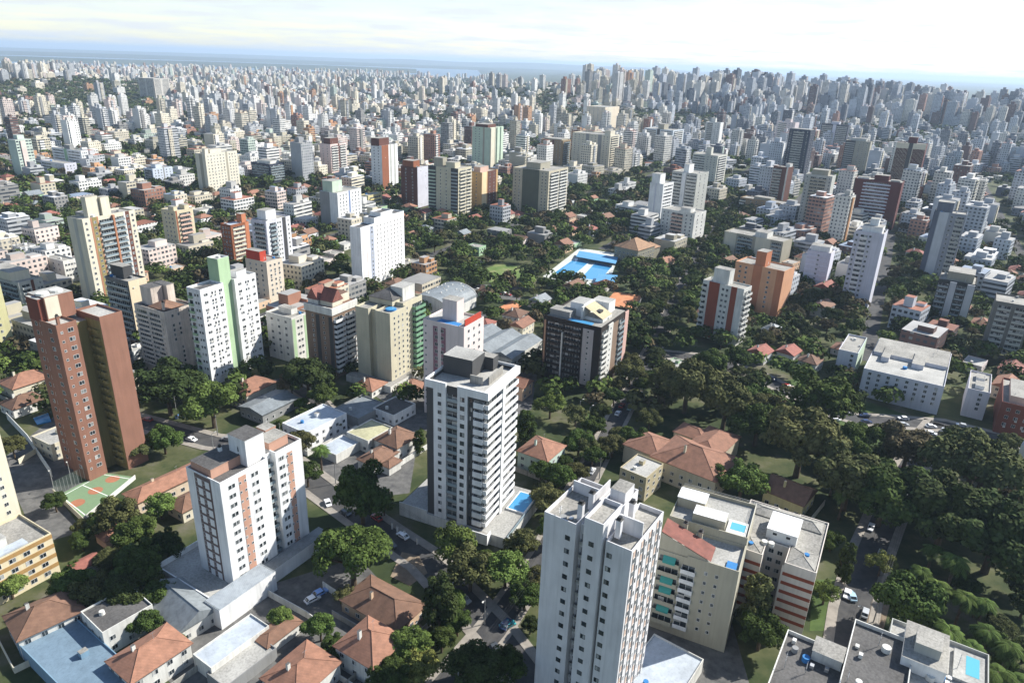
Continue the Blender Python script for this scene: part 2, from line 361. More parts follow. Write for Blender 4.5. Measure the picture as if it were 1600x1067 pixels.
class T:
    """an apartment tower: an Empty at the front corner; x runs along the right-hand face, y along the left-hand face"""
    def __init__(s, name, label, cat, F=None, lx=None, rx=None, by=None, h=None, ang=28, wl=None, wr=None, short=None, group=None, xy=None, gz=None, lab_auto=None):
        dR = np.array([math.sin(R(ang)), math.cos(R(ang))]); dL = np.array([-dR[1], dR[0]])
        if xy is None:
            if h is None:
                lo, hi = 3.0, 110.0
                for _ in range(50):
                    mid = (lo+hi)/2; p = at(F[0], F[1], mid)
                    if px(p[0], p[1], terrain(*p))[1] > by: hi = mid
                    else: lo = mid
                h_abs = lo; f = at(F[0], F[1], h_abs)
            else:
                f = at(F[0], F[1], h); h_abs = h
                for _ in range(8): h_abs = h+terrain(*f); f = at(F[0], F[1], h_abs)
        else:
            f = np.array(xy, float); h_abs = h+terrain(*f)
        z0 = terrain(*f) if gz is None else gz
        s.h = h_abs-z0
        def solve(dr, tx):
            best = None
            for k in range(20, 1400):
                q = f+dr*(k*0.1); e = abs(px(q[0], q[1], h_abs)[0]-tx)
                if best is None or e < best[0]: best = (e, k*0.1)
            return best[1]
        s.wr = wr if wr else solve(dR, rx); s.wl = wl if wl else solve(dL, lx)
        s.f = f; s.dR = dR; s.dL = dL; s.z0 = z0; s.ang = ang
        s.rz = math.atan2(dR[1], dR[0])
        s.root = empty(name, (f[0], f[1], z0), s.rz)
        s.cat = cat
        if label: tag(s.root, label, cat, group)
        else: auto(s.root, lab_auto, cat, f[0], f[1], h_abs, group)
        s.cnt = {}; s.extra = {}
        c = f+dR*s.wr/2+dL*s.wl/2
        s.c = c
        if short: LANDMARKS.append((short, *px(c[0], c[1], z0+s.h*0.7)))
        mark(f[0], f[1], s.wr, s.wl, s.rz)
    def part(s, name, b, parent=None): return b.build(name, parent or s.root)
    def box(s, name, x0, x1, y0, y1, z0, z1, mat, top=None):
        return s.part(name, MB().box(x0, x1, y0, y1, z0, z1, mat, top))
    def body(s, blocks, mat, roofmat=None, par=0.9, t=0.22, name='wall'):
        """blocks of wall [(x0,x1,y0,y1,z1[,mat])] with a parapet round each, roofs set inside them"""
        b = MB(); rf = MB(); roofmat = roofmat or CONC
        for q in blocks:
            x0, x1, y0, y1, z1 = q[:5]; mt = q[5] if len(q) > 5 and q[5] else mat; z00 = q[6] if len(q) > 6 else 0
            b.box(x0, x1, y0, y1, z00, z1-par, mt)
            b.box(x0, x1, y0, y0+t, z1-par, z1, mt); b.box(x0, x1, y1-t, y1, z1-par, z1, mt)
            b.box(x0, x0+t, y0+t, y1-t, z1-par, z1, mt); b.box(x1-t, x1, y0+t, y1-t, z1-par, z1, mt)
            rf.box(x0+t+.003, x1-t-.003, y0+t+.003, y1-t-.003, z1-par+0.002, z1-par+0.06, roofmat)
        s.part(name, b); s.part('roof', rf)
    def put(s, name, pc, face, u, z, P=0.0, off=0.0):
        if face == 'R': loc = (u, P-off, z); rz = 0
        else: loc = (P-off, s.wl-u, z); rz = -math.pi/2
        c = s.cnt.get(name, 0); s.cnt[name] = c+1
        if c < 100:
            if pc[1] is None: pc[1] = pc[0].mesh(name)
            return link(name, pc[1], s.root, loc, rz)
        if name not in s.extra: s.extra[name] = MB()
        s.extra[name].add(pc[0], Matrix.Translation(loc) @ Matrix.Rotation(rz, 4, 'Z'))
    def done(s):
        for k, b in s.extra.items():
            o = b.build(k, s.root); o['kind'] = 'stuff'
    def wid(s, face): return s.wr if face == 'R' else s.wl
    def us(s, face, a, b, n):
        w_ = s.wid(face)
        if n == 1: return [w_*(a+b)/2]
        return [w_*(a+(b-a)*(i+0.5)/n) for i in range(n)]
    def zs(s, n, z0=None, z1=None):
        z1 = s.h-1.0 if z1 is None else z1; z0 = 3.2 if z0 is None else z0
        fh = (z1-z0)/n
        return [z0+fh*i for i in range(n)][::-1], fh
    def win(s, face, a, b, ncol, n, w=1.3, h=1.3, z0=None, z1=None, P=0.0, sill=0.95, frame=None, ac=0.0, skip=0.0, name='window'):
        zz, fh = s.zs(n, z0, z1)
        for z in zz:
            for u in s.us(face, a, b, ncol):
                if skip and random.random() < skip: continue
                s.put(name, piece_window(w, min(h, fh-0.6), frame), face, u, z+sill, P)
                if ac and random.random() < ac: s.put('air_conditioner', piece_ac(), face, u+random.choice((-.3, .3)), z+0.25, P)
    def balc(s, face, a, b, n, mat, d=1.3, hp=1.05, rail=None, z0=None, z1=None, P=0.0, door=True, doorh=2.1):
        zz, fh = s.zs(n, z0, z1); w_ = round(s.wid(face)*(b-a), 2); u = s.wid(face)*(a+b)/2
        for z in zz:
            if door: s.put('balcony_door', piece_door(round(w_-0.4, 2), min(doorh, fh-0.5)), face, u, z+0.02, P)
            s.put('balcony', piece_balcony(w_, d, hp, mat, rail), face, u, z, P)
    def band(s, face, a, b, n, mat, hh=1.0, d=0.1, z0=None, z1=None, P=0.0, dz=0.0, name='spandrel_band'):
        zz, fh = s.zs(n, z0, z1); w_ = round(s.wid(face)*(b-a), 2); u = s.wid(face)*(a+b)/2
        for z in zz: s.put(name, piece_box(w_, hh, d, mat), face, u, z+dz, P)
    def strip(s, face, a, b, n, w=None, h=1.3, z0=None, z1=None, P=0.0, sill=0.9):
        zz, fh = s.zs(n, z0, z1); w_ = round(s.wid(face)*(b-a), 2); u = s.wid(face)*(a+b)/2
        for z in zz: s.put('window_strip', piece_door(w_, h), face, u, z+sill, P)
    def panel(s, face, a, b, mat, z0=0.0, z1=None, d=0.06, P=0.0, name='accent_panel'):
        z1 = s.h-1 if z1 is None else z1
        w_ = s.wid(face); u0, u1 = w_*a, w_*b
        if face == 'R': s.box(name, u0, u1, P-d, P-0.002, z0, z1, mat)
        else: s.box(name, P-d, P-0.002, s.wl-u1, s.wl-u0, z0, z1, mat)
    def penthouse(s, fx0, fx1, fy0, fy1, hh, mat, roofmat=None, z=None, name='penthouse'):
        z = s.h-0.85 if z is None else z
        o = s.box(name, s.wr*fx0, s.wr*fx1, s.wl*fy0, s.wl*fy1, z, z+hh, mat, roofmat or CONC)
        q = MB(); q.box(s.wr*fx0-.12, s.wr*fx1+.12, s.wl*fy0-.12, s.wl*fy1+.12, z+hh, z+hh+0.18, mat, roofmat or CONC); q.build('coping', o)
        return o
    def tank(s, x, y, z, r=1.1, hh=1.4, mat=None): return s.part('water_tank', MB().cyl(x, y, z, z+hh, r, r*.95, 14, mat or OFFW))
    def antenna(s, x, y, z, hh=5):
        b = MB(); b.bar((x, y, z), (x, y, z+hh), 0.07, STEEL)
        for k in range(3): b.bar((x-0.6, y, z+hh*(0.6+k*.15)), (x+0.6, y, z+hh*(0.6+k*.15)), 0.04, STEEL)
        s.part('antenna', b)
    def chimney(s, x, y, z, hh=2.2, mat=None, r=0.4):
        b = MB(); b.box(x-r, x+r, y-r, y+r, z, z+hh, mat or WHITE); b.box(x-r-.1, x+r+.1, y-r-.1, y+r+.1, z+hh, z+hh+.15, CONCD); b.box(x-r*.7, x+r*.7, y-r*.7, y+r*.7, z+hh+.15, z+hh+.7, BLACKP)
        s.part('chimney', b)
    def clutter(s, n=5, x0=.1, x1=.9, y0=.1, y1=.9, z=None):
        z = s.h-0.83 if z is None else z
        for _ in range(n):
            x = s.wr*random.uniform(x0, x1); y = s.wl*random.uniform(y0, y1); k = random.random()
            if k < .35: s.tank(x, y, z, random.uniform(.6, 1.0), random.uniform(.9, 1.4), random.choice((OFFW, BLUEP, GREY)))
            elif k < .7: s.part('roof_vent', MB().box(x-.5, x+.5, y-.4, y+.4, z, z+random.uniform(.5, 1.1), random.choice((OFFW, GREY, STEEL))))
            else: s.antenna(x, y, z, random.uniform(2.5, 5))
    def world(s, x, y): return s.f+s.dR*x+s.dL*y

# ------------------------------------------------------------------ houses
def hip_roof(b, x0, x1, y0, y1, z, rise, mat, ov=0.5, gable=False):
    x0 -= ov; x1 += ov; y0 -= ov; y1 += ov; w_, d_ = x1-x0, y1-y0
    zb = z-0.12
    if w_ >= d_:
        k = 0 if gable else d_/2
        a = (x0+k, (y0+y1)/2, z+rise); c = (x1-k, (y0+y1)/2, z+rise)
        P = [(x0, y0, z), (x1, y0, z), (x1, y1, z), (x0, y1, z)]
        b.quad([P[0], P[1], c, a], mat); b.quad([P[2], P[3], a, c], mat); b.quad([P[1], P[2], c], mat); b.quad([P[3], P[0], a], mat)
    else:
        k = 0 if gable else w_/2
        a = ((x0+x1)/2, y0+k, z+rise); c = ((x0+x1)/2, y1-k, z+rise)
        P = [(x0, y0, z), (x1, y0, z), (x1, y1, z), (x0, y1, z)]
        b.quad([P[1], P[2], c, a], mat); b.quad([P[3], P[0], a, c], mat); b.quad([P[0], P[1], a], mat); b.quad([P[2], P[3], c], mat)
    b.box(x0, x1, y0, y1, zb-0.08, zb+0.1, mat)
    # ridge tiles
    b.bar(a, c, 0.14, mat, 6)
    if not gable:
        for q, e in ((P[0], a), (P[3], a if w_ >= d_ else c), (P[1], c if w_ >= d_ else a), (P[2], c)): b.bar(q, e, 0.1, mat, 5)
def house(x, y, wx, wy, ang, h, wall, tile, label=None, desc=None, name='house', rise=None, gable=False, flat=False, wings=(), chim=True, win=True, group=None, short=None, cat='house', do_mark=True, yard=False):
    """x, y = front corner on the ground; wx along ang (right), wy to the left-back"""
    z0 = terrain(x, y); rz = math.atan2(math.cos(R(ang)), math.sin(R(ang)))
    o = empty(name, (x, y, z0), rz)
    b = MB(); rf = MB(); rise = rise or min(wx, wy)*0.28
    for (bx0, bx1, by0, by1, bh) in [(0, wx, 0, wy, h)]+list(wings):
        b.box(bx0, bx1, by0, by1, 0, bh-0.25, wall)
        if flat:
            t = .2
            b.box(bx0, bx1, by0, by0+t, bh-.25, bh+.35, wall); b.box(bx0, bx1, by1-t, by1, bh-.25, bh+.35, wall)
            b.box(bx0, bx0+t, by0+t, by1-t, bh-.25, bh+.35, wall); b.box(bx1-t, bx1, by0+t, by1-t, bh-.25, bh+.35, wall)
            rf.box(bx0+t+.004, bx1-t-.004, by0+t+.004, by1-t-.004, bh-.248, bh-.1, tile)
        else: hip_roof(rf, bx0, bx1, by0, by1, bh, rise*min(bx1-bx0, by1-by0)/min(wx, wy), tile, gable=gable)
    b.build('wall', o); r_ = rf.build('roof', o)
    if chim and not flat: MB().box(wx*.3-.4, wx*.3+.4, wy*.6-.35, wy*.6+.35, h, h+rise+0.9, wall, CONCD).build('chimney', r_)
    if flat and chim:
        MB().box(wx*.55, wx*.55+1.8, wy*.5, wy*.5+1.6, h-.1, h+1.4, wall, CONC).build('roof_cabin', r_)
    if win:
        nf = max(1, int(h/2.9))
        for f in range(nf):
            for i in range(max(1, int(wx/3.2))):
                pc = piece_window(1.2, 1.2)
                if pc[1] is None: pc[1] = pc[0].mesh('window')
                link('window', pc[1], o, ((i+.5)*wx/max(1, int(wx/3.2)), -.002, f*2.9+1.0), 0)
            for i in range(max(1, int(wy/3.2))):
                pc = piece_window(1.2, 1.2); link('window', pc[1], o, (-.002, (i+.5)*wy/max(1, int(wy/3.2)), f*2.9+1.0), -math.pi/2)
    if label: tag(o, label, cat, group)
    else: auto(o, desc, cat, x, y, z0+h, group)
    if flat and h > 3.3 and random.random() < .6:
        MB().cyl(wx*.25, wy*.6, h-.1, h+.9, .7, .62, 12, random.choice((BLUEP, OFFW))).build('water_tank', r_)
    if not flat and h > 3.3 and random.random() < .5:
        q_ = MB(); q_.bar((wx*.6, wy*.5, h+rise*.6), (wx*.6, wy*.5, h+rise+2), .04, STEEL, 4); q_.bar((wx*.6-.6, wy*.5, h+rise+1.8), (wx*.6+.6, wy*.5, h+rise+1.8), .03, STEEL, 4); q_.build('antenna', r_)
    if yard:
        dR = np.array([math.sin(R(ang)), math.cos(R(ang))]); dL = np.array([-dR[1], dR[0]]); p = np.array([x, y])
        wall_line([tuple(p-dR*2.5+dL*(wy+1)), tuple(p-dR*2.5-dL*3), tuple(p+dR*(wx+2)-dL*3)], random.uniform(1.6, 2.2), random.choice((OFFW, CREAM, GREY, CONC)), desc='%s garden wall' % random.choice(('low weathered', 'rendered', 'plain')))
    if do_mark: mark(x, y, wx, wy, rz)
    if short:
        c = px(x+math.sin(R(ang))*wx/2, y+math.cos(R(ang))*wx/2, z0+h); LANDMARKS.append((short, c[0], c[1]))
    return o
def houseP(F, lx, rx, h, ang, *a, **k):
    """house from the image position of its front roof corner, left x, right x"""
    gz = 0.0
    f = at(F[0], F[1], h); gz = terrain(*f); f = at(F[0], F[1], h+gz)
    dR = np.array([math.sin(R(ang)), math.cos(R(ang))]); dL = np.array([-dR[1], dR[0]])
    def solve(dr, tx): return min((abs(px(*(f+dr*(q*.1)), h+gz)[0]-tx), q*.1) for q in range(15, 700))[1]
    wx = k.pop('wx', None) or solve(dR, rx); wy = k.pop('wy', None) or solve(dL, lx)
    return house(f[0], f[1], wx, wy, ang, h, *a, **k)

# ------------------------------------------------------------------ trees
def np_mesh(name, V, F4, mats):
    me = bpy.data.meshes.new(name); nf = len(F4)
    me.vertices.add(len(V)); me.vertices.foreach_set('co', np.asarray(V, np.float32).ravel())
    me.loops.add(nf*4); me.loops.foreach_set('vertex_index', np.asarray(F4, np.int32).ravel())
    me.polygons.add(nf); me.polygons.foreach_set('loop_start', np.arange(0, nf*4, 4, dtype=np.int32)); me.polygons.foreach_set('loop_total', np.full(nf, 4, np.int32))
    for mt in mats: me.materials.append(mt)
    me.update(calc_edges=True); return me
def leaf_cards(P, Nn, S, rng):
    """one small quad per leaf clump at P facing about Nn with half size S"""
    n = len(P); Nn = Nn/np.linalg.norm(Nn, axis=1, keepdims=True)
    t = rng.normal(size=(n, 3)); t -= (t*Nn).sum(1, keepdims=True)*Nn; t /= np.linalg.norm(t, axis=1, keepdims=True)
    b = np.cross(Nn, t); S = S[:, None]
    asp = rng.uniform(.55, 1.0, (n, 1))
    V = np.stack([P-t*S-b*S*asp*.6, P+t*S*.7-b*S*asp, P+t*S+b*S*asp*.6, P-t*S*.7+b*S*asp], 1).reshape(-1, 3)
    return V, np.arange(n*4).reshape(-1, 4)
def fib(n):
    i = np.arange(n)+.5; ph = np.arccos(1-2*i/n); th = math.pi*(1+5**.5)*i
    return np.stack([np.cos(th)*np.sin(ph), np.sin(th)*np.sin(ph), np.cos(ph)], 1)
def crown_mesh(name, seed, shape='round', nc=46, per=105, leaf=.075, flat=.75, droop=0.0, gap=.0):
    rng = np.random.default_rng(seed); Ps, Ns, Ss = [], [], []
    for c in range(nc):
        d = rng.normal(size=3); d /= np.linalg.norm(d); 
        if d[2] < -.35: d[2] = -d[2]*.5
        rr = rng.uniform(.45, .86) if c > 6 else rng.uniform(.0, .4)
        cen = d*rr*np.array([1, 1, flat]); cr = rng.uniform(.2, .34)
        if shape == 'tall': cen = np.array([d[0]*.5, d[1]*.5, rng.uniform(-.9, 1.0)]); cr = rng.uniform(.2, .32)*(1.05-.35*max(0, cen[2])); cen[:2] *= (1.1-.5*abs(cen[2]))
        if shape == 'cone':
            hz = rng.uniform(-.9, 1.0); k = (1.05-hz)/2; cen = np.array([d[0]*.6*k, d[1]*.6*k, hz]); cr = .12+.2*k
        if shape == 'umbrella': cen[2] = abs(cen[2])*.5+.1
        k = int(per*(cr/.27)**2)
        q = rng.normal(size=(k, 3)); q /= np.linalg.norm(q, axis=1, keepdims=True)
        q[:, 2] = np.where(q[:, 2] < -.3, -q[:, 2], q[:, 2])
        p = cen+q*cr*rng.uniform(.72, 1.08, (k, 1))*np.array([1, 1, .85])
        p[:, 2] -= droop*np.linalg.norm(p[:, :2], axis=1)**2
        Ps.append(p); Ns.append(q+rng.normal(size=(k, 3))*.45+np.array([0, 0, .25])); Ss.append(rng.uniform(.6, 1.25, k)*leaf)
    V, F = leaf_cards(np.concatenate(Ps), np.concatenate(Ns), np.concatenate(Ss), rng)
    return np_mesh(name, V, F, [LEAF])
def trunk_mesh(name, seed, hh=1.0):
    rng = np.random.default_rng(seed); b = MB()
    n = 8
    b.cyl(0, 0, -1.15*hh, -.35*hh, .075, .055, n, BARK)
    for i in range(6):
        a = i*1.05+rng.uniform(-.3, .3); r_ = rng.uniform(.35, .65)
        b.bar((0, 0, -.45*hh), (math.cos(a)*r_, math.sin(a)*r_, rng.uniform(-.05, .35)*hh), .032, BARK, 5)
    b.bar((0, 0, -.4*hh), (0.03, .02, .5*hh), .045, BARK, 6)
    return b.mesh(name)
def palm_mesh(name, seed):
    rng = np.random.default_rng(seed); V, F = [], []
    def quad(a, b, c, d): i = len(V); V.extend([a, b, c, d]); F.append((i, i+1, i+2, i+3))
    for k in range(26):
        a = k*2.399; el = rng.uniform(-.25, 1.1); Lf = rng.uniform(.85, 1.1)
        d = np.array([math.cos(a), math.sin(a), 0]); side = np.array([-d[1], d[0], 0]); pts = []
        for t in np.linspace(0, 1, 9):
            pts.append(d*Lf*t*math.cos(el*(1-t*.6))+np.array([0, 0, Lf*(math.sin(el)*t*.8-.75*t*t)]))
        for i in range(8):
            w0 = .02
            for sgn in (-1, 1):
                for q in range(3):
                    f0 = (i+q/3)/8; j = min(i, 7); p0 = pts[j]+(pts[j+1]-pts[j])*(q/3); p1 = p0+(pts[j+1]-pts[j])*.3
                    wl_ = .26*math.sin(math.pi*min(1, f0*.9+.12))**.7
                    tip = side*sgn*wl_+np.array([0, 0, -.10*wl_/.2])+(pts[j+1]-pts[j])*.9
                    quad(p0, p1, p1+tip*.9, p0+tip)
    return np_mesh(name, np.array(V), F, [LEAF])
CROWN = {
 'round': [crown_mesh('crown', 11+i, 'round', 46+4*i, 300, .042) for i in range(3)],
 'airy':  [crown_mesh('crown', 31+i, 'round', 34, 200, .042, .8) for i in range(2)],
 'tall':  [crown_mesh('crown', 41+i, 'tall', 40, 250, .044) for i in range(2)],
 'umbrella': [crown_mesh('crown', 51+i, 'umbrella', 44, 330, .036, .6, .25) for i in range(2)],
 'cone':  [crown_mesh('crown', 61, 'cone', 44, 160, .052)],
 'palm':  [palm_mesh('crown', 71), palm_mesh('crown', 72)],
}
TRUNK = [trunk_mesh('trunk', 81), trunk_mesh('trunk', 82)]
_pt = MB(); _pt.cyl(0, 0, -3.2, 0.02, .12, .085, 8, BARK); PALMT = _pt.mesh('trunk')
GREENS = {'dark': (0.0286, 0.0395, 0.0129), 'deep': (0.0378, 0.0554, 0.0146), 'mid': (0.0538, 0.0790, 0.0198), 'fresh': (0.0840, 0.1159, 0.0292), 'yellow': (0.1176, 0.1260, 0.0344), 'olive': (0.0689, 0.0722, 0.0275), 'brown': (0.0773, 0.0622, 0.0344), 'grey': (0.0504, 0.0630, 0.0387)}
WORDS = {'dark': 'dark green', 'deep': 'deep green', 'mid': 'mid green', 'fresh': 'fresh green', 'yellow': 'yellow green', 'olive': 'olive green', 'brown': 'brownish', 'grey': 'grey green'}
SHAPEW = {'round': 'rounded', 'airy': 'loose', 'tall': 'upright', 'umbrella': 'spreading', 'cone': 'conical', 'palm': 'feathery'}
NTREE = [0]
def tree(x, y, r, kind='round', hue='mid', z=None, label=None, zs=1.0, trunkh=None, desc=None, group='trees among the buildings', do_mark=True):
    z0 = terrain(x, y) if z is None else z
    tname = 'palm_tree' if kind == 'palm' else 'tree'
    hc = {'tall': 1.15, 'cone': 1.1, 'palm': 3.0}.get(kind, .95)*r*zs
    if trunkh: hc = trunkh
    o = empty(tname, (x, y, z0), random.uniform(0, 6.28))
    c = link('crown', random.choice(CROWN[kind]), o, (0, 0, hc)); c.scale = (r*random.uniform(.92, 1.08), r*random.uniform(.92, 1.08), r*zs)
    g = GREENS[hue]; k = random.uniform(.8, 1.2); c.color = (g[0]*k*random.uniform(.92, 1.08), g[1]*k, g[2]*k, 1)
    t = link('trunk', PALMT if kind == 'palm' else TRUNK[NTREE[0] % 2], o, (0, 0, hc))
    t.scale = (r, r, hc/3.2) if kind == 'palm' else (r, r, hc/1.15)
    NTREE[0] += 1
    if label: tag(o, label, 'palm tree' if kind == 'palm' else 'tree', group)
    else: auto(o, desc or ('%s %s %s' % (SHAPEW[kind], WORDS[hue], 'palm tree' if kind == 'palm' else 'tree')), 'palm tree' if kind == 'palm' else 'tree', x, y, z0+hc, group)
    if do_mark: mark(x-r*.5, y-r*.5, r, r, 0)
    return o
def treeP(cx, cy, wpx, kind='round', hue='mid', label=None, zs=1.0, **k):
    """tree from the image position of its crown's middle and its width in image pixels"""
    r = 5.0
    if kind == 'palm': wpx *= .84
    for _ in range(4):
        hc = {'tall': 1.15, 'cone': 1.1, 'palm': 3.0}.get(kind, .95)*r*zs
        p = at(cx, cy, hc); r = wpx/2*math.sqrt(p[0]**2+p[1]**2+(CAMZ-hc)**2)/(800*FOC)/.97
    return tree(p[0], p[1], r, kind, hue, label=label, zs=zs, **k)

# ------------------------------------------------------------------ vehicles
def car_proto():
    o = {}
    b = MB(); body = [(-2.1, .35), (2.1, .35), (2.15, .75), (1.15, .9), (.6, 1.42), (-1.2, 1.45), (-1.9, .95), (-2.15, .85)]
    def extr(mb, prof, y0, y1, mat):
        n = len(prof); bb = len(mb.v); mb.v += [(p[0], y0, p[1]) for p in prof]+[(p[0], y1, p[1]) for p in prof]; k = mb.mi(mat)
        for i in range(n):
            j = (i+1) % n; mb.f.append((bb+j, bb+i, bb+n+i, bb+n+j)); mb.m.append(k)
        mb.f.append(tuple(bb+i for i in range(n))); mb.m.append(k); mb.f.append(tuple(bb+n+i for i in range(n))[::-1]); mb.m.append(k)
    paint, n_, l_, p_ = newmat('car_paint'); oi = n_.new('ShaderNodeObjectInfo'); l_.new(oi.outputs['Color'], p_.inputs['Base Color']); p_.inputs['Roughness'].default_value = .3; p_.inputs['Coat Weight'].default_value = .5
    extr(b, body, -.86, .86, paint); o['body'] = b.mesh('body')
    g = MB(); extr(g, [(1.12, .93), (.62, 1.38), (-1.18, 1.41), (-1.8, .98)], -.875, -.861, GLASS); extr(g, [(1.12, .93), (.62, 1.38), (-1.18, 1.41), (-1.8, .98)], .861, .875, GLASS)
    g.quad([(1.17, -.75, .93), (1.17, .75, .93), (.65, .7, 1.41), (.65, -.7, 1.41)], GLASS); g.quad([(-1.9, .75, .98), (-1.9, -.75, .98), (-1.25, -.7, 1.46), (-1.25, .7, 1.46)], GLASS)
    o['glazing'] = g.mesh('window')
    wz = MB()
    n = 12; bb = 0; kk = plain('tyre_rubber', (.02, .02, .02), .8)
    wz.v = [(.32*math.cos(2*math.pi*i/n), y, .32*math.sin(2*math.pi*i/n)) for y in (-.1, .1) for i in range(n)]
    for i in range(n): wz.f.append((i, (i+1) % n, n+(i+1) % n, n+i)); wz.m.append(wz.mi(kk))
    wz.f.append(tuple(range(n))[::-1]); wz.m.append(wz.mi(STEEL)); wz.f.append(tuple(range(n, 2*n))); wz.m.append(0)
    o['wheel'] = wz.mesh('wheel')
    return o
CARM = car_proto()
def car(x, y, az, color, label=None, desc=None, z=None, group='cars parked in the streets and yards'):
    z0 = terrain(x, y) if z is None else z
    o = empty('parked_car', (x, y, z0), math.atan2(math.cos(R(az)), math.sin(R(az))))
    link('body', CARM['body'], o).color = (*color, 1); link('window', CARM['glazing'], o)
    for sx in (-1.3, 1.3):
        for sy in (-.8, .8): link('wheel', CARM['wheel'], o, (sx, sy, .32))
    if label: tag(o, label, 'car', group)
    else: auto(o, desc, 'car', x, y, z0+1, group)
    return o
def in_poly(x, y, poly):
    c = False; j = len(poly)-1
    for i in range(len(poly)):
        if (poly[i][1] > y) != (poly[j][1] > y) and x < (poly[j][0]-poly[i][0])*(y-poly[i][1])/(poly[j][1]-poly[i][1])+poly[i][0]: c = not c
        j = i
    return c
def sheet(name, pts_px, z, mat, poly=None, thick=0.0, struct=True, label=None, cat=None):
    """flat sheet of ground given by image points on the ground"""
    P = poly or [tuple(at(a, b, z)) for a, b in pts_px]
    mb = MB()
    if thick: mb.prism(P, z-thick, z, mat)
    else: mb.quad([(p[0], p[1], z) for p in P], mat)
    xs = [p[0] for p in P]; ys = [p[1] for p in P]
    for gx in np.arange(min(xs), max(xs), 2):
        for gy in np.arange(min(ys), max(ys), 2):
            if in_poly(gx, gy, P) and z > .055: mark(gx, gy, 1, 1, 0)
    o = mb.build(name)
    if struct: structure(o)
    else: tag(o, label, cat)
    return o
def wall_line(pts, h, mat, name='garden_wall', label=None, t=.2, desc=None, z=0.0):
    mb = MB()
    for (x0, y0), (x1, y1) in zip(pts, pts[1:]):
        d = np.array([x1-x0, y1-y0]); Ln = np.hypot(*d); d /= Ln; nrm = np.array([-d[1], d[0]])*t/2
        poly = [(x0-nrm[0], y0-nrm[1]), (x1-nrm[0], y1-nrm[1]), (x1+nrm[0], y1+nrm[1]), (x0+nrm[0], y0+nrm[1])]
        mb.prism(poly, z, z+h, mat); 
    o = mb.build(name)
    if label: tag(o, label, 'wall')
    else: auto(o, desc, 'wall', pts[0][0], pts[0][1], h, 'garden walls')
    return o
def pole(x, y, h, label=None, desc=None, arm=0.0, az=0, name='street_lamp', cat='street lamp', z=0.0, mat=None, group='lamp posts and masts'):
    o = empty(name, (x, y, z), math.atan2(math.cos(R(az)), math.sin(R(az)))); mt = mat or GREY
    MB().cyl(0, 0, 0, h, .14, .09, 8, mt).build('pole', o)
    if arm:
        b = MB(); b.bar((0, 0, h-.3), (arm, 0, h+.5), .06, mt); b.build('arm', o)
        h_ = MB(); h_.box(arm-.1, arm+.6, -.16, .16, h+.42, h+.58, OFFW); h_.build('lamp_head', o)
    if label: tag(o, label, cat, group)
    else: auto(o, desc, cat, x, y, h, group)
    return o
# ================================================================== SETTING
GROUND = noisemat('city_ground', [(0.28, (0.018, 0.028, 0.010)), (0.45, (0.036, 0.05, 0.018)), (0.56, (0.075, 0.08, 0.035)), (0.66, (0.12, 0.11, 0.08)), (0.8, (0.19, 0.18, 0.16))], scale=0.045, detail=9)
ASPH = noisemat('asphalt', [(0.3, (0.04, 0.04, 0.042)), (0.7, (0.085, 0.082, 0.078))], scale=0.25, detail=8)
PAVE = noisemat('pavement_stone', [(0.3, (0.2, 0.18, 0.155)), (0.7, (0.32, 0.29, 0.25))], scale=0.4, detail=8)
GRASS = noisemat('lawn', [(0.3, (0.03, 0.055, 0.015)), (0.55, (0.065, 0.10, 0.028)), (0.75, (0.13, 0.125, 0.055))], scale=0.12, detail=8)
DIRT = noisemat('bare_earth', [(0.3, (0.13, 0.10, 0.07)), (0.7, (0.27, 0.21, 0.15))], scale=0.3, detail=8)
YARD = noisemat('yard_paving', [(0.3, (0.06, 0.06, 0.06)), (0.7, (0.16, 0.155, 0.145))], scale=0.3, detail=8)
def build_terrain():
    rings = np.concatenate([np.linspace(0, 1400, 36), np.linspace(1460, 5000, 60), np.linspace(5100, 9000, 25), np.array([12000, 20000, 40000, 60000])])
    azs = np.concatenate([np.arange(-180, -60, 6), np.arange(-60, 60, 1.25), np.arange(60, 180, 6)])
    V = []; 
    for d in rings:
        for a in azs:
            x, y = d*math.sin(R(a)), d*math.cos(R(a)); V.append((x, y, terrain(x, y)-(0.0 if d < 9500 else 8)))
    n = len(azs); F = []
    for i in range(len(rings)-1):
        for j in range(n):
            k = (j+1) % n; F.append((i*n+j, i*n+k, (i+1)*n+k, (i+1)*n+j))
    me = bpy.data.meshes.new('ground'); me.from_pydata(V, [], F); me.materials.append(GROUND)
    me.polygons.foreach_set('use_smooth', [True]*len(F)); me.update()
    structure(link('ground', me))
build_terrain()
_l = MB(); _l.quad([(-60000, 5600, -24), (-300, 6600, -24), (-2000, 30000, -24), (-2000, 60000, -24), (-60000, 60000, -24)], LAKE); structure(_l.build('water'))
FARL = noisemat('far_land', [(0.3, (0.03, 0.045, 0.03)), (0.7, (0.09, 0.1, 0.06))], scale=0.002, detail=6)
def far_hills(name, d, az0, az1, hh, seed, thick=2500):
    rng = np.random.default_rng(seed); n = 80; V = []; F = []
    ph = rng.uniform(0, 6.28, 6)
    for i in range(n+1):
        a = R(az0+(az1-az0)*i/n); t = i/n
        k = math.sin(math.pi*t)**.5*(0.55+.2*math.sin(5*t+ph[0])+.15*math.sin(11*t+ph[1])+.1*math.sin(23*t+ph[2]))
        for dd, z in ((d, -26), (d+thick*.4, max(-20, hh*k*.8)), (d+thick*.7, max(-18, hh*k)), (d+thick*1.5, -26)):
            V.append((dd*math.sin(a), dd*math.cos(a), z))
    for i in range(n):
        for j in range(3): F.append((i*4+j, i*4+j+1, i*4+j+5, i*4+j+4))
    me = bpy.data.meshes.new(name); me.from_pydata(V, [], F); me.materials.append(FARL); me.polygons.foreach_set('use_smooth', [True]*len(F)); me.update()
    structure(link(name, me))
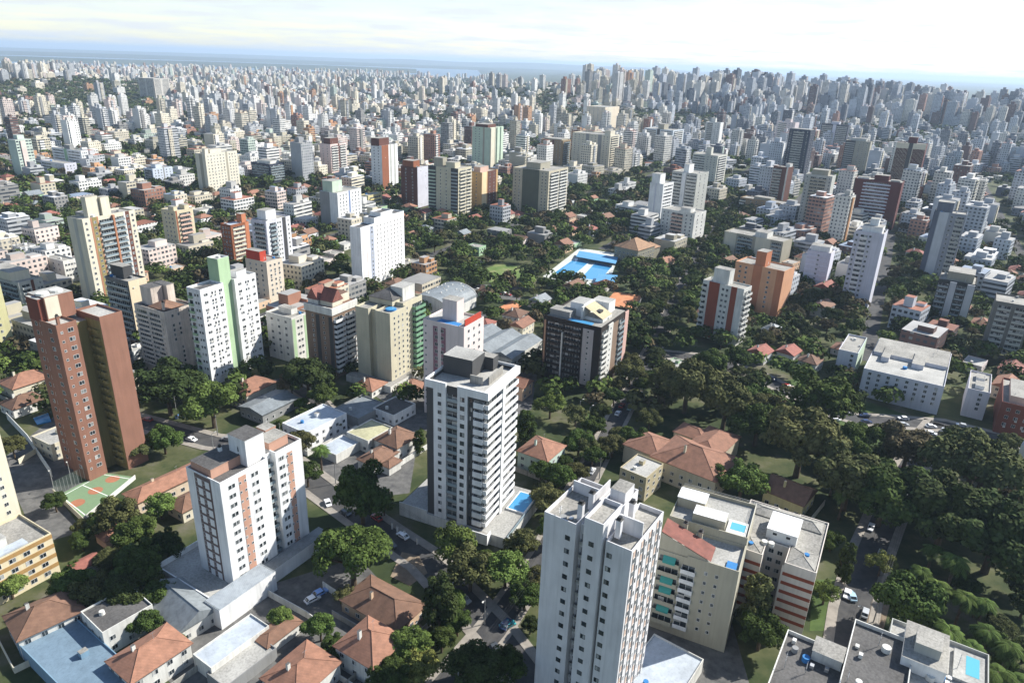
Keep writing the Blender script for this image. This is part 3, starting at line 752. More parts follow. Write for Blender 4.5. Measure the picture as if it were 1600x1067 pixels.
far_hills('hills', 8600, -46, -8, 12, 1); far_hills('hills', 13500, -50, 4, 40, 2, 4000); far_hills('hills', 20000, -14, 22, 190, 3, 5000); far_hills('hills', 21000, -60, 60, 70, 4, 8000)
hz = bpy.data.materials.new('haze_air'); hz.use_nodes = True; hn = hz.node_tree.nodes; hn.remove(hn['Principled BSDF'])
pv = hn.new('ShaderNodeVolumePrincipled'); pv.inputs['Color'].default_value = (0.60, 0.76, 0.95, 1); pv.inputs['Density'].default_value = 0.00007; pv.inputs['Anisotropy'].default_value = 0.15
hz.node_tree.links.new(pv.outputs[0], hn['Material Output'].inputs['Volume'])
_h = MB(); _h.box(-52000, 52000, -3000, 58000, -45, 240, hz); hzo = _h.build('haze'); hzo['kind'] = 'stuff'

def strip_poly(pts, wd):
    """left and right edges of a strip of given width along world points"""
    P = [np.array(p, float) for p in pts]; Lf, Rt = [], []
    for i, p in enumerate(P):
        d = P[min(i+1, len(P)-1)]-P[max(i-1, 0)]; d /= np.hypot(*d); nrm = np.array([-d[1], d[0]])
        Lf.append(p+nrm*wd/2); Rt.append(p-nrm*wd/2)
    return Lf, Rt
def dense(pts, st=12):
    out = []
    for a, b in zip(pts, pts[1:]):
        a = np.array(a, float); b = np.array(b, float); n = max(1, int(np.hypot(*(b-a))/st))
        out += [a+(b-a)*i/n for i in range(n)]
    return out+[np.array(pts[-1], float)]
def road(pts_px, wd, walk=2.6, name='road', z=0.04, world=False, occ=True):
    W_ = dense([tuple(p) for p in pts_px] if world else [tuple(atg(*p)) for p in pts_px])
    Lf, Rt = strip_poly(W_, wd); b = MB(); s_ = MB()
    tz = lambda p: terrain(*p)
    L2, R2 = strip_poly(W_, wd+2*walk)
    for i in range(len(W_)-1):
        b.quad([(*Rt[i], tz(Rt[i])+z), (*Rt[i+1], tz(Rt[i+1])+z), (*Lf[i+1], tz(Lf[i+1])+z), (*Lf[i], tz(Lf[i])+z)], ASPH)
        if walk:
            for A, B in ((Lf, L2), (R2, Rt)):
                s_.quad([(*A[i], tz(A[i])+z+.13), (*A[i+1], tz(A[i+1])+z+.13), (*B[i+1], tz(B[i+1])+z+.13), (*B[i], tz(B[i])+z+.13)], PAVE)
            for A in (Lf, Rt): s_.quad([(*A[i], tz(A[i])), (*A[i+1], tz(A[i+1])), (*A[i+1], tz(A[i+1])+z+.13), (*A[i], tz(A[i])+z+.13)], PAVE)
        if occ:
            d = W_[i+1]-W_[i]; mark(*(W_[i]-np.array([-d[1], d[0]])/np.hypot(*d)*(wd/2+1)), np.hypot(*d)+1, wd+2, math.atan2(d[1], d[0]))
    structure(b.build(name))
    if walk: structure(s_.build('pavement'))
    return W_
roadA = road([(420, 700), (505, 765), (605, 836), (665, 876), (770, 985), (840, 1080)], 7.5)
roadB = road([(690, 1080), (770, 985), (850, 870), (900, 775), (945, 690), (985, 615), (1018, 550), (1050, 480), (1085, 410), (1120, 352), (1150, 315)], 6.8, walk=1.6, z=0.055)
roadC = road([(1316, 1120), (1333, 960), (1352, 885), (1395, 780), (1440, 700), (1470, 662)], 7.5)
roadE = road([(1018, 552), (1100, 560), (1180, 585), (1290, 640), (1340, 655), (1480, 665), (1620, 700)], 8)
roadF = road([(200, 655), (330, 690), (420, 700)], 7)
roadG = road([(560, 700), (500, 630), (440, 590)], 6, walk=1.5)

KEEP = [[(820, 600), (960, 600), (960, 690), (830, 700)], [(690, 405), (860, 400), (860, 450), (700, 450)], [(960, 425), (1080, 425), (1060, 470), (960, 470)], [(945, 520), (1010, 470), (1060, 480), (1010, 600), (950, 620)], [(-60, 555), (60, 555), (95, 700), (-60, 730)]]
KEEPW = [[tuple(at(a, b_, 0)) for a, b_ in P_] for P_ in KEEP]
def kept(x, y): return any(in_poly(x, y, P_) for P_ in KEEPW)
# ================================================================== NEAR TOWERS
def locof(t, x, y, z):
    p = at(x, y, z+t.z0); d = p-t.f
    return float(d@t.dR), float(d@t.dL)
T.loc = locof
# --- the new white and charcoal tower in the middle
CHAR = W(80, 80, 80, name='charcoal_render', stain=0.08); GLASSP = plain('grey_glass_parapet', (0.22, 0.27, 0.29), 0.15)
t = T('apartment_tower', 'tall white and charcoal tower with stacked white balconies, in the middle beside blue podium pool', 'apartment tower', (757, 612), 666, 806, 843, ang=24, short='the white and charcoal tower')
n = 15; top = t.h-2.6
t.body([(0, t.wr, 0, t.wl, t.h-.8)], CHAR, CONCL)
t.panel('L', .14, .36, WHITE, 3, t.h-2.4, d=.55); t.panel('L', .56, .73, WHITE, 3, t.h-2.4, d=.55)
t.win('L', .18, .32, 1, n, 1.0, 1.0, 5, top, P=-.55, frame=CHAR); t.win('L', .58, .71, 1, n, 1.25, 1.25, 5, top, P=-.55, frame=CHAR)
t.balc('L', .365, .555, n, GREY, d=.5, hp=.95, rail=GLASSP, z0=5, z1=top); t.win('L', .74, .82, 1, n, .8, 1.3, 5, top, frame=CHAR)
t.balc('L', .83, .995, n, WHITE, d=.5, hp=1.6, z0=5, z1=top)
t.balc('R', .0, .44, n, WHITE, d=1.3, hp=1.25, z0=5, z1=top); t.balc('R', .53, .99, n, WHITE, d=1.3, hp=1.25, z0=5, z1=top)
t.panel('R', .445, .525, WHITE, 3, t.h-2.4, d=1.5); 
b = MB(); q = 1.5
b.box(-.6, t.wr+.1, -q, -.005, t.h-2.4, t.h, WHITE); b.box(-.6, -.005, -.004, t.wl*.44, t.h-2.4, t.h, WHITE); b.box(-.6, -.005, t.wl*.64, t.wl+.1, t.h-2.4, t.h, WHITE)
b.box(-.004, t.wr+.1, t.wl+.005, t.wl+.3, t.h-2.0, t.h, WHITE); b.box(t.wr+.005, t.wr+.3, -.004, t.wl, t.h-2.0, t.h, WHITE); t.part('parapet_frame', b)
t.box('penthouse', t.wr*.42, t.wr*.8, t.wl*.45, t.wl*.97, t.h-1.6, t.h+4.2, CHAR, CONCL); t.box('stair_cabin', t.wr*.805, t.wr*.97, t.wl*.3, t.wl*.8, t.h-1.6, t.h+2.6, CHAR, CONC)
t.box('roof_wall', t.wr*.3, t.wr*.32, t.wl*.2, t.wl*.42, t.h-1.6, t.h+.9, CONC); t.box('roof_wall', t.wr*.36, t.wr*.8, t.wl*.12, t.wl*.14, t.h-1.6, t.h+.9, CONC)
pod = MB(); pod.box(-.8, t.wr+5, -9, t.wl+10, 0, 3.8, OFFW, CONCL); pod.box(-3.2, -.805, -3.5, t.wl*.32, 1.2, 3.9, WHITE, CONC); 
pod.box(-.8, -.55, t.wl+.01, t.wl+10, 3.8, 4.9, OFFW); pod.box(-.8, t.wr+5, -9, -8.75, 3.8, 4.7, GLASSP); pod.box(-3.2, -2.95, -3.5, t.wl*.32, 3.9, 4.9, WHITE); pod.box(-2.94, -.81, -3.5, -3.25, 3.9, 4.9, WHITE)
t.part('podium', pod); mark(*(t.world(-4, -10)), t.wr+10, t.wl+21, t.rz)
pl = MB(); x0, y0 = t.wr*.62, -8.2; pl.box(x0-.5, t.wr+2.4, y0-.3, -2.2, 3.81, 4.35, WHITE); pl.box(x0, t.wr+1.9, y0+.1, -2.7, 4.0, 4.38, POOLW); t.part('swimming_pool', pl)
t.done(); TC = t

# --- white tower with brick strips at lower left
t = T('apartment_tower', 'white tower with salmon brick strips and brick rooftop rooms, at lower left above white podium', 'apartment tower', (343, 755), 290, 472, 932, ang=31, short='the white tower with salmon strips')
n = 11
SALM = W(200, 156, 134, name='salmon_brick'); MUTE = W(118, 102, 98, name='muted_brick')
t.body([(0, t.wr*.55, 0, t.wl, t.h), (t.wr*.55, t.wr*.66, 2.2, t.wl, t.h-.4), (t.wr*.66, t.wr, .4, t.wl, t.h)], WHITE, CONCD)
t.panel('L', .24, .72, MUTE, 3, t.h-.4, d=.05)
for a in (.33, .55): t.band('L', a, a+.12, n, WHITE, 2.0, .12, 3.4, t.h-1, dz=.2, name='white_panel')
t.win('L', .26, .32, 1, n, .8, 1.2, 3.4, t.h-1); t.win('L', .46, .54, 1, n, .8, 1.2, 3.4, t.h-1)
t.panel('R', .20, .285, SALM, 2.2, t.h-1.2); t.panel('R', .80, .87, SALM, 3, t.h-2, P=.4)
t.win('R', .08, .16, 2, n, .8, 1.15, 3.4, t.h-1.4); t.win('R', .34, .43, 2, n, .8, 1.15, 3.4, t.h-1.4)
t.win('R', .185, .30, 2, n, .5, .6, 3.4, t.h-1.4, P=-.06); t.win('R', .69, .77, 2, n, .8, 1.15, 3.4, t.h-1.4, P=.4); t.win('R', .775, .88, 2, n, .5, .6, 3.4, t.h-1.4, P=.34)
t.balc('R', .565, .65, n, OFFW, d=.9, hp=.9, rail=GLASSP, z0=3.4, z1=t.h-1.4, P=2.2)
t.penthouse(.03, .42, .32, .92, 2.6, SALM, CONCD); t.penthouse(.36, .58, .12, .62, 7.6, WHITE, CONCD); t.penthouse(.66, .9, .2, .6, 2.8, SALM, CONC); t.penthouse(.8, .93, .62, .9, 3.2, SALM, CONC)
t.chimney(t.wr*.3, t.wl*.75, t.h, 3.2)
for zz_ in (3, 5.2): t.put('window', piece_window(.5, 1.6), 'L', t.wl*.65, t.h+zz_-2.4, t.wr*.36)
pod = MB(); pw = .22
pod.box(-7.5, -.01, -1, t.wl+9, 0, 3.6, OFFW, CONCL); pod.box(-7.5, -7.2, -1, t.wl+9, 3.6, 5.2, WHITE); pod.box(-7.19, t.wr*.4, t.wl+8.7, t.wl+9, 3.6, 5.2, WHITE); pod.box(-.009, t.wr*.4, t.wl+.01, t.wl+9, 0, 3.6, OFFW, CONCL)
pod.box(-9.5, t.wr*.3, -7, -1.01, 0, 6.2, WHITE, METALG); pod.box(t.wr*.3+.01, t.wr+3, -4.5, -.3, 0, 4.4, WHITE, METALG); t.part('podium', pod)
rr = MB()
for i in range(14): rr.box(-9.2, t.wr*.28, -6.9+i*.42, -6.75+i*.42, 6.2, 6.27, METALR)
t.part('sheet_roof_ribs', rr)
mark(*(t.world(-10, -8)), t.wr+14, t.wl+18, t.rz); t.done(); TBL = t

# --- white tower in the foreground, three fins
t = T('apartment_tower', 'big white tower with three blank fins of small windows and chimneys, at the bottom edge', 'apartment tower', (988, 857), 851, 1038, None, h=48, ang=33, short='the white tower of three fins')
n = 13; wl = t.wl; FGW = W(228, 226, 226, name='fin_white', stain=.2)
PIN = W(214, 190, 174, name='warm_bay_paint')
y1, y2, y3, y4 = wl*.28, wl*.31, wl*.52, wl*.62
t.body([(0, t.wr, 0, y1, t.h-.6), (1.5, t.wr, y1, y2, t.h-1.2), (-.6, t.wr*.5, y2, y3, t.h+3.2), (t.wr*.5, t.wr, y2, y3, t.h+2.4), (2.2, t.wr, y3, y4, t.h-.8), (0, t.wr, y4, wl, t.h+.2)], FGW, CONC, par=1.1)
t.win('L', .27, .31, 1, n, 1.0, 1.0, 3, t.h-2, frame=BLACKP); t.win('L', .555, .595, 1, n, 1.0, 1.0, 3, t.h-.5, P=-.6, frame=BLACKP); t.win('L', .745, .79, 1, n, 1.0, 1.0, 3, t.h-2, frame=BLACKP)
t.balc('L', .395, .475, n, FGW, d=.9, hp=.8, rail=STEEL, z0=3, z1=t.h-2, P=2.2); t.win('L', .695, .718, 1, n, .5, 1.0, 3, t.h-2, P=1.5)
for k in range(4):
    a = .03+k*.245
    t.panel('R', a+.02, a+.08, PIN, 2, t.h-1.4, d=.08)
    t.panel('R', a+.1, a+.11, FGW, 2, t.h-1.4, d=.3, name='pilaster')
    t.win('R', a+.11, a+.2, 1, n, 1.3, 1.35, 3, t.h-2, P=-.02, sill=1.3); t.win('R', a+.02, a+.08, 1, n, .8, 1.3, 3, t.h-2, P=-.08)
t.box('roof_wall', t.wr*.35, t.wr*.37, wl*.02, wl*.28, t.h-1.5, t.h+2.4, FGW); t.box('roof_wall', t.wr*.55, t.wr*.98, wl*.62+.25, wl*.62+.5, t.h-1.0, t.h+2.6, FGW); t.box('roof_wall', t.wr*.72, t.wr*.74, wl*.65, wl*.98, t.h-1.0, t.h+1.9, FGW)
t.box('stair_cabin', t.wr*.62, t.wr*.9, wl*.33, wl*.5, t.h+1.6, t.h+4.6, FGW, CONC)
for fx, fy in ((.18, .22), (.2, .66), (.5, .66), (.62, .24)): t.chimney(t.wr*fx, wl*fy, t.h-1, 4.2, FGW, .55)
t.clutter(3, .05, .3, .7, .95, z=t.h-.9); t.done(); TFG = t

# --- beige building with awnings behind it
OLV = W(184, 178, 158, name='beige_stone_render', stain=.14); TEAL = plain('teal_awning', (0.03, 0.25, 0.22), .7)
t = T('apartment_building', 'beige building with teal awnings, red tiled slope and rooftop pool, right of the finned tower', 'apartment building', (1155, 893), 1028, None, None, h=25, ang=25, wr=27, short='the beige building with teal awnings')
n = 7
t.body([(0, 11, 0, t.wl*.62, t.h), (0, 11, t.wl*.62, t.wl, t.h-.6), (11, t.wr, 0, t.wl, t.h+2.2)], OLV, CONCL, par=1.0)
t.balc('L', .03, .3, n, OLV, d=1.1, hp=1.1, z0=3, z1=t.h-1); t.balc('L', .32, .5, n, WHITE, d=.7, hp=1.0, z0=3, z1=t.h-2)
for i, z in enumerate(t.zs(n, 3, t.h-1)[0]):
    if i in (0, 2, 3, 5):
        b = MB(); b.quad([(-1.2, -1.15, 1.15), (1.9, -1.15, 1.15), (1.9, -.1, 2.3), (-1.2, -.1, 2.3)], TEAL); b.quad([(-1.2, -1.15, .7), (1.9, -1.15, .7), (1.9, -1.15, 1.15), (-1.2, -1.15, 1.15)], TEAL)
        link('awning', b.mesh('awning'), t.root, (0, t.wl*(1-.15), z), -math.pi/2)
t.win('L', .56, .82, 2, n, .7, .9, 3, t.h-2); 
b = MB(); zt = t.h+.3; b.quad([(.3, t.wl*.98, zt+4.2), (.3, t.wl*.34, zt-.2), (6.2, t.wl*.34, zt+.0), (6.2, t.wl*.98, zt+4.4)], TILER); b.quad([(.3, t.wl*.98, zt+4.0), (.3, t.wl*.98, zt-1.2), (.3, t.wl*.34, zt-1.2), (.3, t.wl*.34, zt-.4)][::-1], OLV); b.quad([(6.2, t.wl*.98, zt+4.2), (6.2, t.wl*.34, zt-.2), (6.2, t.wl*.34, zt-1.2), (6.2, t.wl*.98, zt-1.2)][::-1], OLV); b.quad([(.3, t.wl*.98, zt-1.2), (.3, t.wl*.98, zt+4.2), (6.2, t.wl*.98, zt+4.4), (6.2, t.wl*.98, zt-1.2)], OLV)
t.part('tile_slope', b)
t.box('pavilion', t.wr*.46, t.wr*.62, t.wl*.3, t.wl*.72, t.h+1.2, t.h+4, OLV, WHITE); t.box('pavilion', t.wr*.66, t.wr*.84, t.wl*.62, t.wl*.98, t.h+1.2, t.h+4, OLV, WHITE); t.box('pavilion_roof', t.wr*.655, t.wr*.85, t.wl*.61, t.wl*.99, t.h+4.003, t.h+4.2, WHITE)
b = MB(); b.box(t.wr*.44, t.wr*.66, .6, t.wl*.28, t.h+1.24, t.h+1.75, OFFW); b.box(t.wr*.5, t.wr*.62, 1.1, t.wl*.24, t.h+1.6, t.h+1.78, POOLT); t.part('swimming_pool', b)
b = MB(); b.box(.7, 3.6, .8, 3.2, t.h-.9, t.h-.5, BLUEP); t.part('plunge_pool', b)
t.chimney(6.9, t.wl*.55, t.h-.9, 4.0, OLV, .5); t.chimney(7, t.wl*.75, t.h-.9, 5.2, OLV, .5)
b = MB()
for z in (.4, .8): 
    b.bar((t.wr-.1, .1, t.h+2.2+z), (t.wr-.1, t.wl-.1, t.h+2.2+z), .04, OFFW); b.bar((11.2, .1, t.h+2.2+z), (t.wr-.1, .1, t.h+2.2+z), .04, OFFW)
t.part('railing', b); t.done(); TBE = t
# low white shed roofs between the two
t2 = houseP((1043, 1120), 985, 1112, 4, 36, OFFW, METALR, label='low shed with broad pale blue sheet roof, below the beige building at the bottom', name='shed', flat=True, win=False, wx=20, wy=13, cat='shed', chim=False)

# --- striped building
STR = W(150, 78, 56, name='striped_brick')
t = T('apartment_building', 'cream building banded with brown brick stripes and one white rooftop cabin, beside the leafy street', 'apartment building', (1276, 895), 1142, None, None, h=20, ang=29, wr=24, short='the brick striped building')
PALE = W(226, 216, 204, name='pale_cream'); n = 6; wl = t.wl
t.body([(0, t.wr, 0, wl*.36, t.h), (7, t.wr, wl*.36, wl*.62, t.h-.2), (0, t.wr, wl*.62, wl, t.h)], PALE, CONC, par=.5)
t.band('L', .64, 1.0, n, STR, 1.0, .06, 1.5, t.h-2, dz=.9); t.band('L', 0, .38, n, STR, 1.0, .06, 1.5, t.h-2, dz=.9)
t.win('L', .39, .6, 2, n, 1.2, 1.2, 1.5, t.h-1.5, P=7)
t.panel('L', .62, .64, PALE, 0, t.h-1, d=.1)
t.penthouse(.35, .72, .3, .66, 3.4, WHITE, WHITE); 
for (u, v) in ((.33, .40), (.33, .56)): t.box('vent_slot', t.wr*.35-.03, t.wr*.35-.002, wl*v-.5, wl*v+.5, t.h+1.2, t.h+1.9, DARK)
b = MB()
for fx0, fx1, fy0, fy1 in ((.02, .34, .02, .34), (.02, .34, .64, .98), (.74, .98, .05, .95)):
    hip_roof(b, t.wr*fx0, t.wr*fx1, wl*fy0, wl*fy1, t.h-.15, 1.1, CONC, 0)
t.part('hipped_roof_slab', b); t.clutter(4, .1, .3, .1, .9, z=t.h-.2); t.done()

# --- brown brick twin tower
t = T('apartment_tower', 'tall brown brick tower of two wings with olive recess between, left beside sports court', 'apartment tower', (87, 509), 40, 119, 752, ang=29, short='the brown brick tower')
xb, yb = t.loc(155, 497, t.h); xr, yr = t.loc(194, 488, t.h)
OLIVE = W(150, 138, 92, name='olive_render', stain=.25); n = 17; wb = xr-xb
t.body([(0, t.wr, 0, t.wl*.55, t.h), (1.2, t.wr, t.wl*.55, t.wl, t.h), (xb, xb+wb, yb, yb+13, t.h+.3)], BRICK, CONCL, par=.8)
t.box('olive_recess_wall', t.wr+.01, xb-.01, 3.2, t.wl*.8, 0, t.h-2, OLIVE, CONC); t.box('olive_side', xb-.12, xb-.003, yb+.15, yb+8, 0, t.h-1.2, OLIVE)
t.win('R', .12, .3, 1, n, .6, .7, 3, t.h-1); t.win('R', .5, .8, 1, n, 1.6, 1.2, 3, t.h-1); t.win('L', .1, .4, 2, n, 1.0, 1.2, 3, t.h-1, P=1.2); t.win('L', .6, .95, 1, n, 1.5, 1.2, 3, t.h-1)
for z in t.zs(n, 3, t.h-2)[0]:
    for yy in (2.2, 5.0): t.put('balcony', piece_balcony(2.2, .9, .9, OLIVE), 'L', t.wl-(yb+yy), z, xb-.12)
t.box('penthouse', t.wr*.3, xb-.5, t.wl*.45, t.wl*1.0, t.h-.8, t.h+7, BRICK, CONCL); t.box('penthouse', t.wr*.28-1.4, t.wr*.3-.003, t.wl*.5, t.wl*.9, t.h-.8, t.h+6.6, BRICKD, CONCL); t.box('cream_panel', t.wr*.3+.2, t.wr*.3+4.2, t.wl*.45-.06, t.wl*.45-.003, t.h, t.h+6.8, CREAM)
t.tank(t.wr*.55, t.wl*.65, t.h+7, 1.9, .7); t.tank(t.wr*.55+4.2, t.wl*.65, t.h+7, 1.9, .7); t.chimney(t.wr*.3, t.wl*.12, t.h-.5, 2.6, BRICK)
t.done()
# --- green and white slab
GRN = W(178, 204, 164, name='leaf_green_paint')
t = T('apartment_tower', 'white tower with tall pale green lift shaft in the middle and many small windows', 'apartment tower', (312, 453), 291, 399, 604, ang=26, short='the white tower with green shaft')
n = 12
t.body([(0, t.wr*.4, 0, t.wl, t.h), (t.wr*.4, t.wr*.6, 1.8, t.wl, t.h+10), (t.wr*.6, t.wr, 0, t.wl, t.h)], WHITE, CONCL)
t.panel('R', .4, .6, GRN, 0, t.h+9.99, d=.06, P=1.8); t.box('green_side', t.wr*.4-.06, t.wr*.4-.003, 1.79, t.wl, t.h+.01, t.h+9.99, GRN)
t.win('R', .05, .12, 2, n, .8, 1.1, 3, t.h-1, ac=.2); t.win('R', .17, .27, 2, n, .8, 1.1, 3, t.h-1, ac=.8); t.win('R', .31, .37, 2, n, .7, 1.1, 3, t.h-1, ac=.2)
t.win('R', .66, .72, 2, n, .8, 1.1, 3, t.h-1, ac=.3); t.win('R', .78, .87, 2, n, .8, 1.1, 3, t.h-1, ac=.5); t.win('R', .92, .97, 2, n, .7, 1.1, 3, t.h-1)
t.balc('L', .1, .4, n, GRN, d=.7, hp=.9, z0=3, z1=t.h-1); t.win('L', .5, .9, 2, n, .9, 1.1)
t.box('roof_deck', t.wr*.05, t.wr*.3, t.wl*.2, t.wl*.7, t.h-.85, t.h-.6, CONCD); t.penthouse(.72, .9, .3, .8, 2.8, WHITE, CONC); t.tank(t.wr*.5, t.wl*.6, t.h+9, 1, 1.4); t.clutter(4, .65, .95, .1, .9); t.done()
# --- old pale block with stone banding
STO = W(222, 208, 194, name='stained_plaster', stain=.4)
t = T('apartment_tower', 'weathered cream tower with closed balconies and brown tiled cap, between brown and green shaft towers', 'apartment tower', (256, 488), 209, 303, 592, ang=29, short='the weathered cream tower')
n = 12
t.body([(0, t.wr, 0, t.wl, t.h)], STO, CONCD)
t.strip('L', .06, .42, n, h=1.25, z0=3, z1=t.h-2); t.strip('L', .48, .84, n, h=1.25, z0=3, z1=t.h-2); t.band('L', 0, .9, n, STO, .9, .35, 3, t.h-2, dz=-.1)
t.win('R', .15, .55, 2, n, 1.0, 1.2, 3, t.h-2, skip=.35); t.win('R', .72, .9, 1, n, 1.0, 1.5, 3, t.h-2, skip=.4); t.band('R', 0, 1, n, STO, .16, .08, 3, t.h-2)
b = MB(); hip_roof(b, t.wr*.1, t.wr*.75, t.wl*.1, t.wl*.6, t.h, 2.6, TILEB, .2); t.part('tile_cap', b)
t.penthouse(.25, .62, .62, .98, 8, STO, CONCD); t.penthouse(.66, .9, .5, .9, 8.4, STO, CONCD); t.chimney(t.wr*.12, t.wl*.12, t.h, 3.5, STO); t.done()
# --- white / grey-green low block behind
t = T('apartment_building', 'low pale block with two green striped edges, right of the green shaft tower', 'apartment building', (455, 497), 415, 479, 568, ang=28, short='the low green edged block')
t.body([(0, t.wr, 0, t.wl, t.h)], OFFW, CONC); n = 6
t.panel('R', .02, .22, GRN); t.panel('R', .78, .98, GRN); t.win('R', .3, .7, 2, n, 1.2, 1.2, 2.4); t.win('L', .08, .9, 3, n, 1.3, 1.2, 2.4); t.clutter(4); t.penthouse(.5, .9, .3, .8, 2.6, OFFW, CONC); t.done()
# --- brown tower with balconies and red gables
BRO = W(140, 118, 100, name='taupe_render', stain=.2)
t = T('apartment_tower', 'taupe tower with white balconies and broken red tiled gables on top', 'apartment tower', (518, 483), 476, 556, 592, ang=27, short='the taupe tower with red gables')
n = 11
t.body([(0, t.wr, 0, t.wl, t.h)], BRO, TILEB, par=.3)
b = MB(); b.box(-.5, t.wr+.3, -.5, -.005, t.h-3, t.h+.3, OFFW); b.box(-.5, -.005, -.004, t.wl+.2, t.h-3, t.h+.3, OFFW); t.part('cornice', b)
t.balc('R', .05, .42, n, WHITE, d=1.5, hp=1.1, z0=3, z1=t.h-4); t.balc('R', .5, .92, n, WHITE, d=1.5, hp=1.1, z0=3, z1=t.h-4)
t.panel('L', .38, .52, DGREY, 2, t.h-4); t.win('L', .22, .32, 1, n, .8, 1.1, 3, t.h-4); t.win('L', .6, .75, 1, n, .8, 1.1, 3, t.h-4); t.panel('L', .86, 1, DGREY, 2, t.h-4)
b = MB(); hip_roof(b, t.wr*.15, t.wr*.55, t.wl*.1, t.wl*.55, t.h+2.2, 5, TILER, .3, True); hip_roof(b, t.wr*.1, t.wr*.5, t.wl*.6, t.wl*.98, t.h+2.2, 5, TILER, .3, True); t.part('gable_roof', b)
b = MB(); b.box(t.wr*.15, t.wr*.55, t.wl*.1, t.wl*.55, t.h-.3, t.h+2.05, CREAM); b.box(t.wr*.1, t.wr*.5, t.wl*.6, t.wl*.98, t.h-.3, t.h+2.05, OFFW); b.box(t.wr*.55+.01, t.wr*.95, t.wl*.2, t.wl*.9, t.h-.3, t.h+3.4, CREAM, TILEB); t.part('attic', b); t.done()
# --- beige tower with green balconies
BG2 = W(204, 196, 170, name='straw_render', stain=.15); GBAL = W(120, 160, 128, name='green_balcony_paint')
t = T('apartment_tower', 'straw coloured tower with green balconies, slate roof and a small round rooftop pool', 'apartment tower', (609, 490), 555, 664, 606, ang=27, short='the straw coloured tower')
n = 12; wl = t.wl
t.body([(0, t.wr*.45, 0, wl*.42, t.h), (2.2, t.wr*.8, wl*.42, wl*.62, t.h-.6), (0, t.wr*.6, wl*.62, wl, t.h), (t.wr*.45, t.wr, 1.6, wl*.42, t.h+1)], BG2, CONC)
t.win('R', .06, .4, 3, n, .8, 1.1, 3, t.h-2, skip=.15); t.balc('R', .7, .99, n, GBAL, d=2.2, hp=1.1, z0=3, z1=t.h-1, P=1.6); t.win('R', .48, .62, 1, n, 1.0, 1.2, 3, t.h-1, P=1.6); t.win('L', .44, .56, 1, n, .7, 1.1, 3, t.h-1, P=2.2)
b = MB(); hip_roof(b, t.wr*.35, t.wr*.95, wl*.3, wl*.98, t.h+2.2, 3.2, CONCD, .4); b.box(t.wr*.35, t.wr*.95, wl*.3, wl*.98, t.h-.5, t.h+2.0, BG2); t.part('slate_roof', b)
t.penthouse(.6, .95, .25, .6, 7, OFFW, CONCL); b = MB(); b.cyl(t.wr*.22, wl*.2, t.h-.85, t.h-.1, 2.4, 2.4, 20, BLUEP); b.cyl(t.wr*.22, wl*.2, t.h-.1, t.h-.05, 2.1, 2.1, 20, POOLW); t.part('round_pool', b)
pod = MB(); pod.box(-5, t.wr*.6, -3, -.01, 0, 3.2, OFFW, CONC); pod.box(-5, -.01, 0, wl+3, 0, 3.2, OFFW, CONC); t.part('podium', pod); t.done()
# --- pinkish white tower right behind the middle tower
PNK = W(228, 214, 208, name='pinkish_white')
t = T('apartment_tower', 'pinkish white tower with maroon window bays and tall roof cabin, behind the charcoal tower', 'apartment tower', (725, 512), 661, 756, None, h=41, ang=27, short='the pinkish white tower')
n = 12
t.body([(0, t.wr, 0, t.wl, t.h)], PNK, CONCL); t.win('L', .03, .1, 1, n, .7, .8, 3, t.h-1); t.panel('L', .25, .36, W(150, 110, 120, name='mauve_paint'), 3, t.h-2); t.panel('L', .45, .56, W(150, 110, 120, name='mauve_paint'), 3, t.h-2); t.win('L', .26, .55, 2, n, 1.3, 1.3, 3, t.h-2, P=-.06)
t.win('R', .1, .9, 3, n, 1.2, 1.2); t.penthouse(.35, .7, .35, .7, 8.5, PNK, CONC); t.box('terracotta_wall', t.wr*.1, t.wr*.9, .4, .8, t.h, t.h+2.4, REDP); t.box('roof_pool', t.wr*.08, t.wr*.3, t.wl*.2, t.wl*.7, t.h-.84, t.h-.4, BLUEP); t.done()
# --- dark brown tower with yellow glass roof
DKB = W(50, 44, 41, name='dark_brown_glass', stain=.1); AMB = W(192, 178, 144, name='amber_sheet')
t = T('apartment_tower', 'dark brown tower with white pier and amber sloped roof panel, right of the charcoal tower', 'apartment tower', (940, 512), 850, 982, 612, ang=30, short='the dark brown tower')
n = 10; wl = t.wl
t.body([(0, t.wr, 0, wl, t.h)], DKB, CONC)
t.panel('L', .70, .88, W(190, 182, 180, name='grey_lilac_paint'), 2, t.h-2, d=.35); t.win('L', .74, .84, 1, n, .8, .9, 3, t.h-2, P=-.35); t.balc('L', .08, .34, n, DKB, d=1.0, hp=1.0, z0=3, z1=t.h-2); t.balc('L', .38, .66, n, DKB, d=1.0, hp=1.0, z0=3, z1=t.h-2); t.panel('L', .345, .365, OFFW, 2, t.h-6, d=1.1); t.panel('L', .02, .05, TAN, 2, t.h-2, d=.3)
t.balc('R', .04, .22, n, OFFW, d=.9, hp=1.0, z0=3, z1=t.h-2); t.panel('R', .24, .4, OFFW, 1, t.h-1, d=.5); t.win('R', .28, .36, 1, n, .8, .9, 3, t.h-2, P=-.5); t.panel('R', .42, .62, BRO, 2, t.h-2, d=.2); t.balc('R', .64, .82, n, MAROON, d=.9, hp=1.0, rail=GLASSP, z0=3, z1=t.h-2); t.panel('R', .86, 1, W(214, 176, 164, name='rose_paint'), 1, t.h-.5, d=.4)
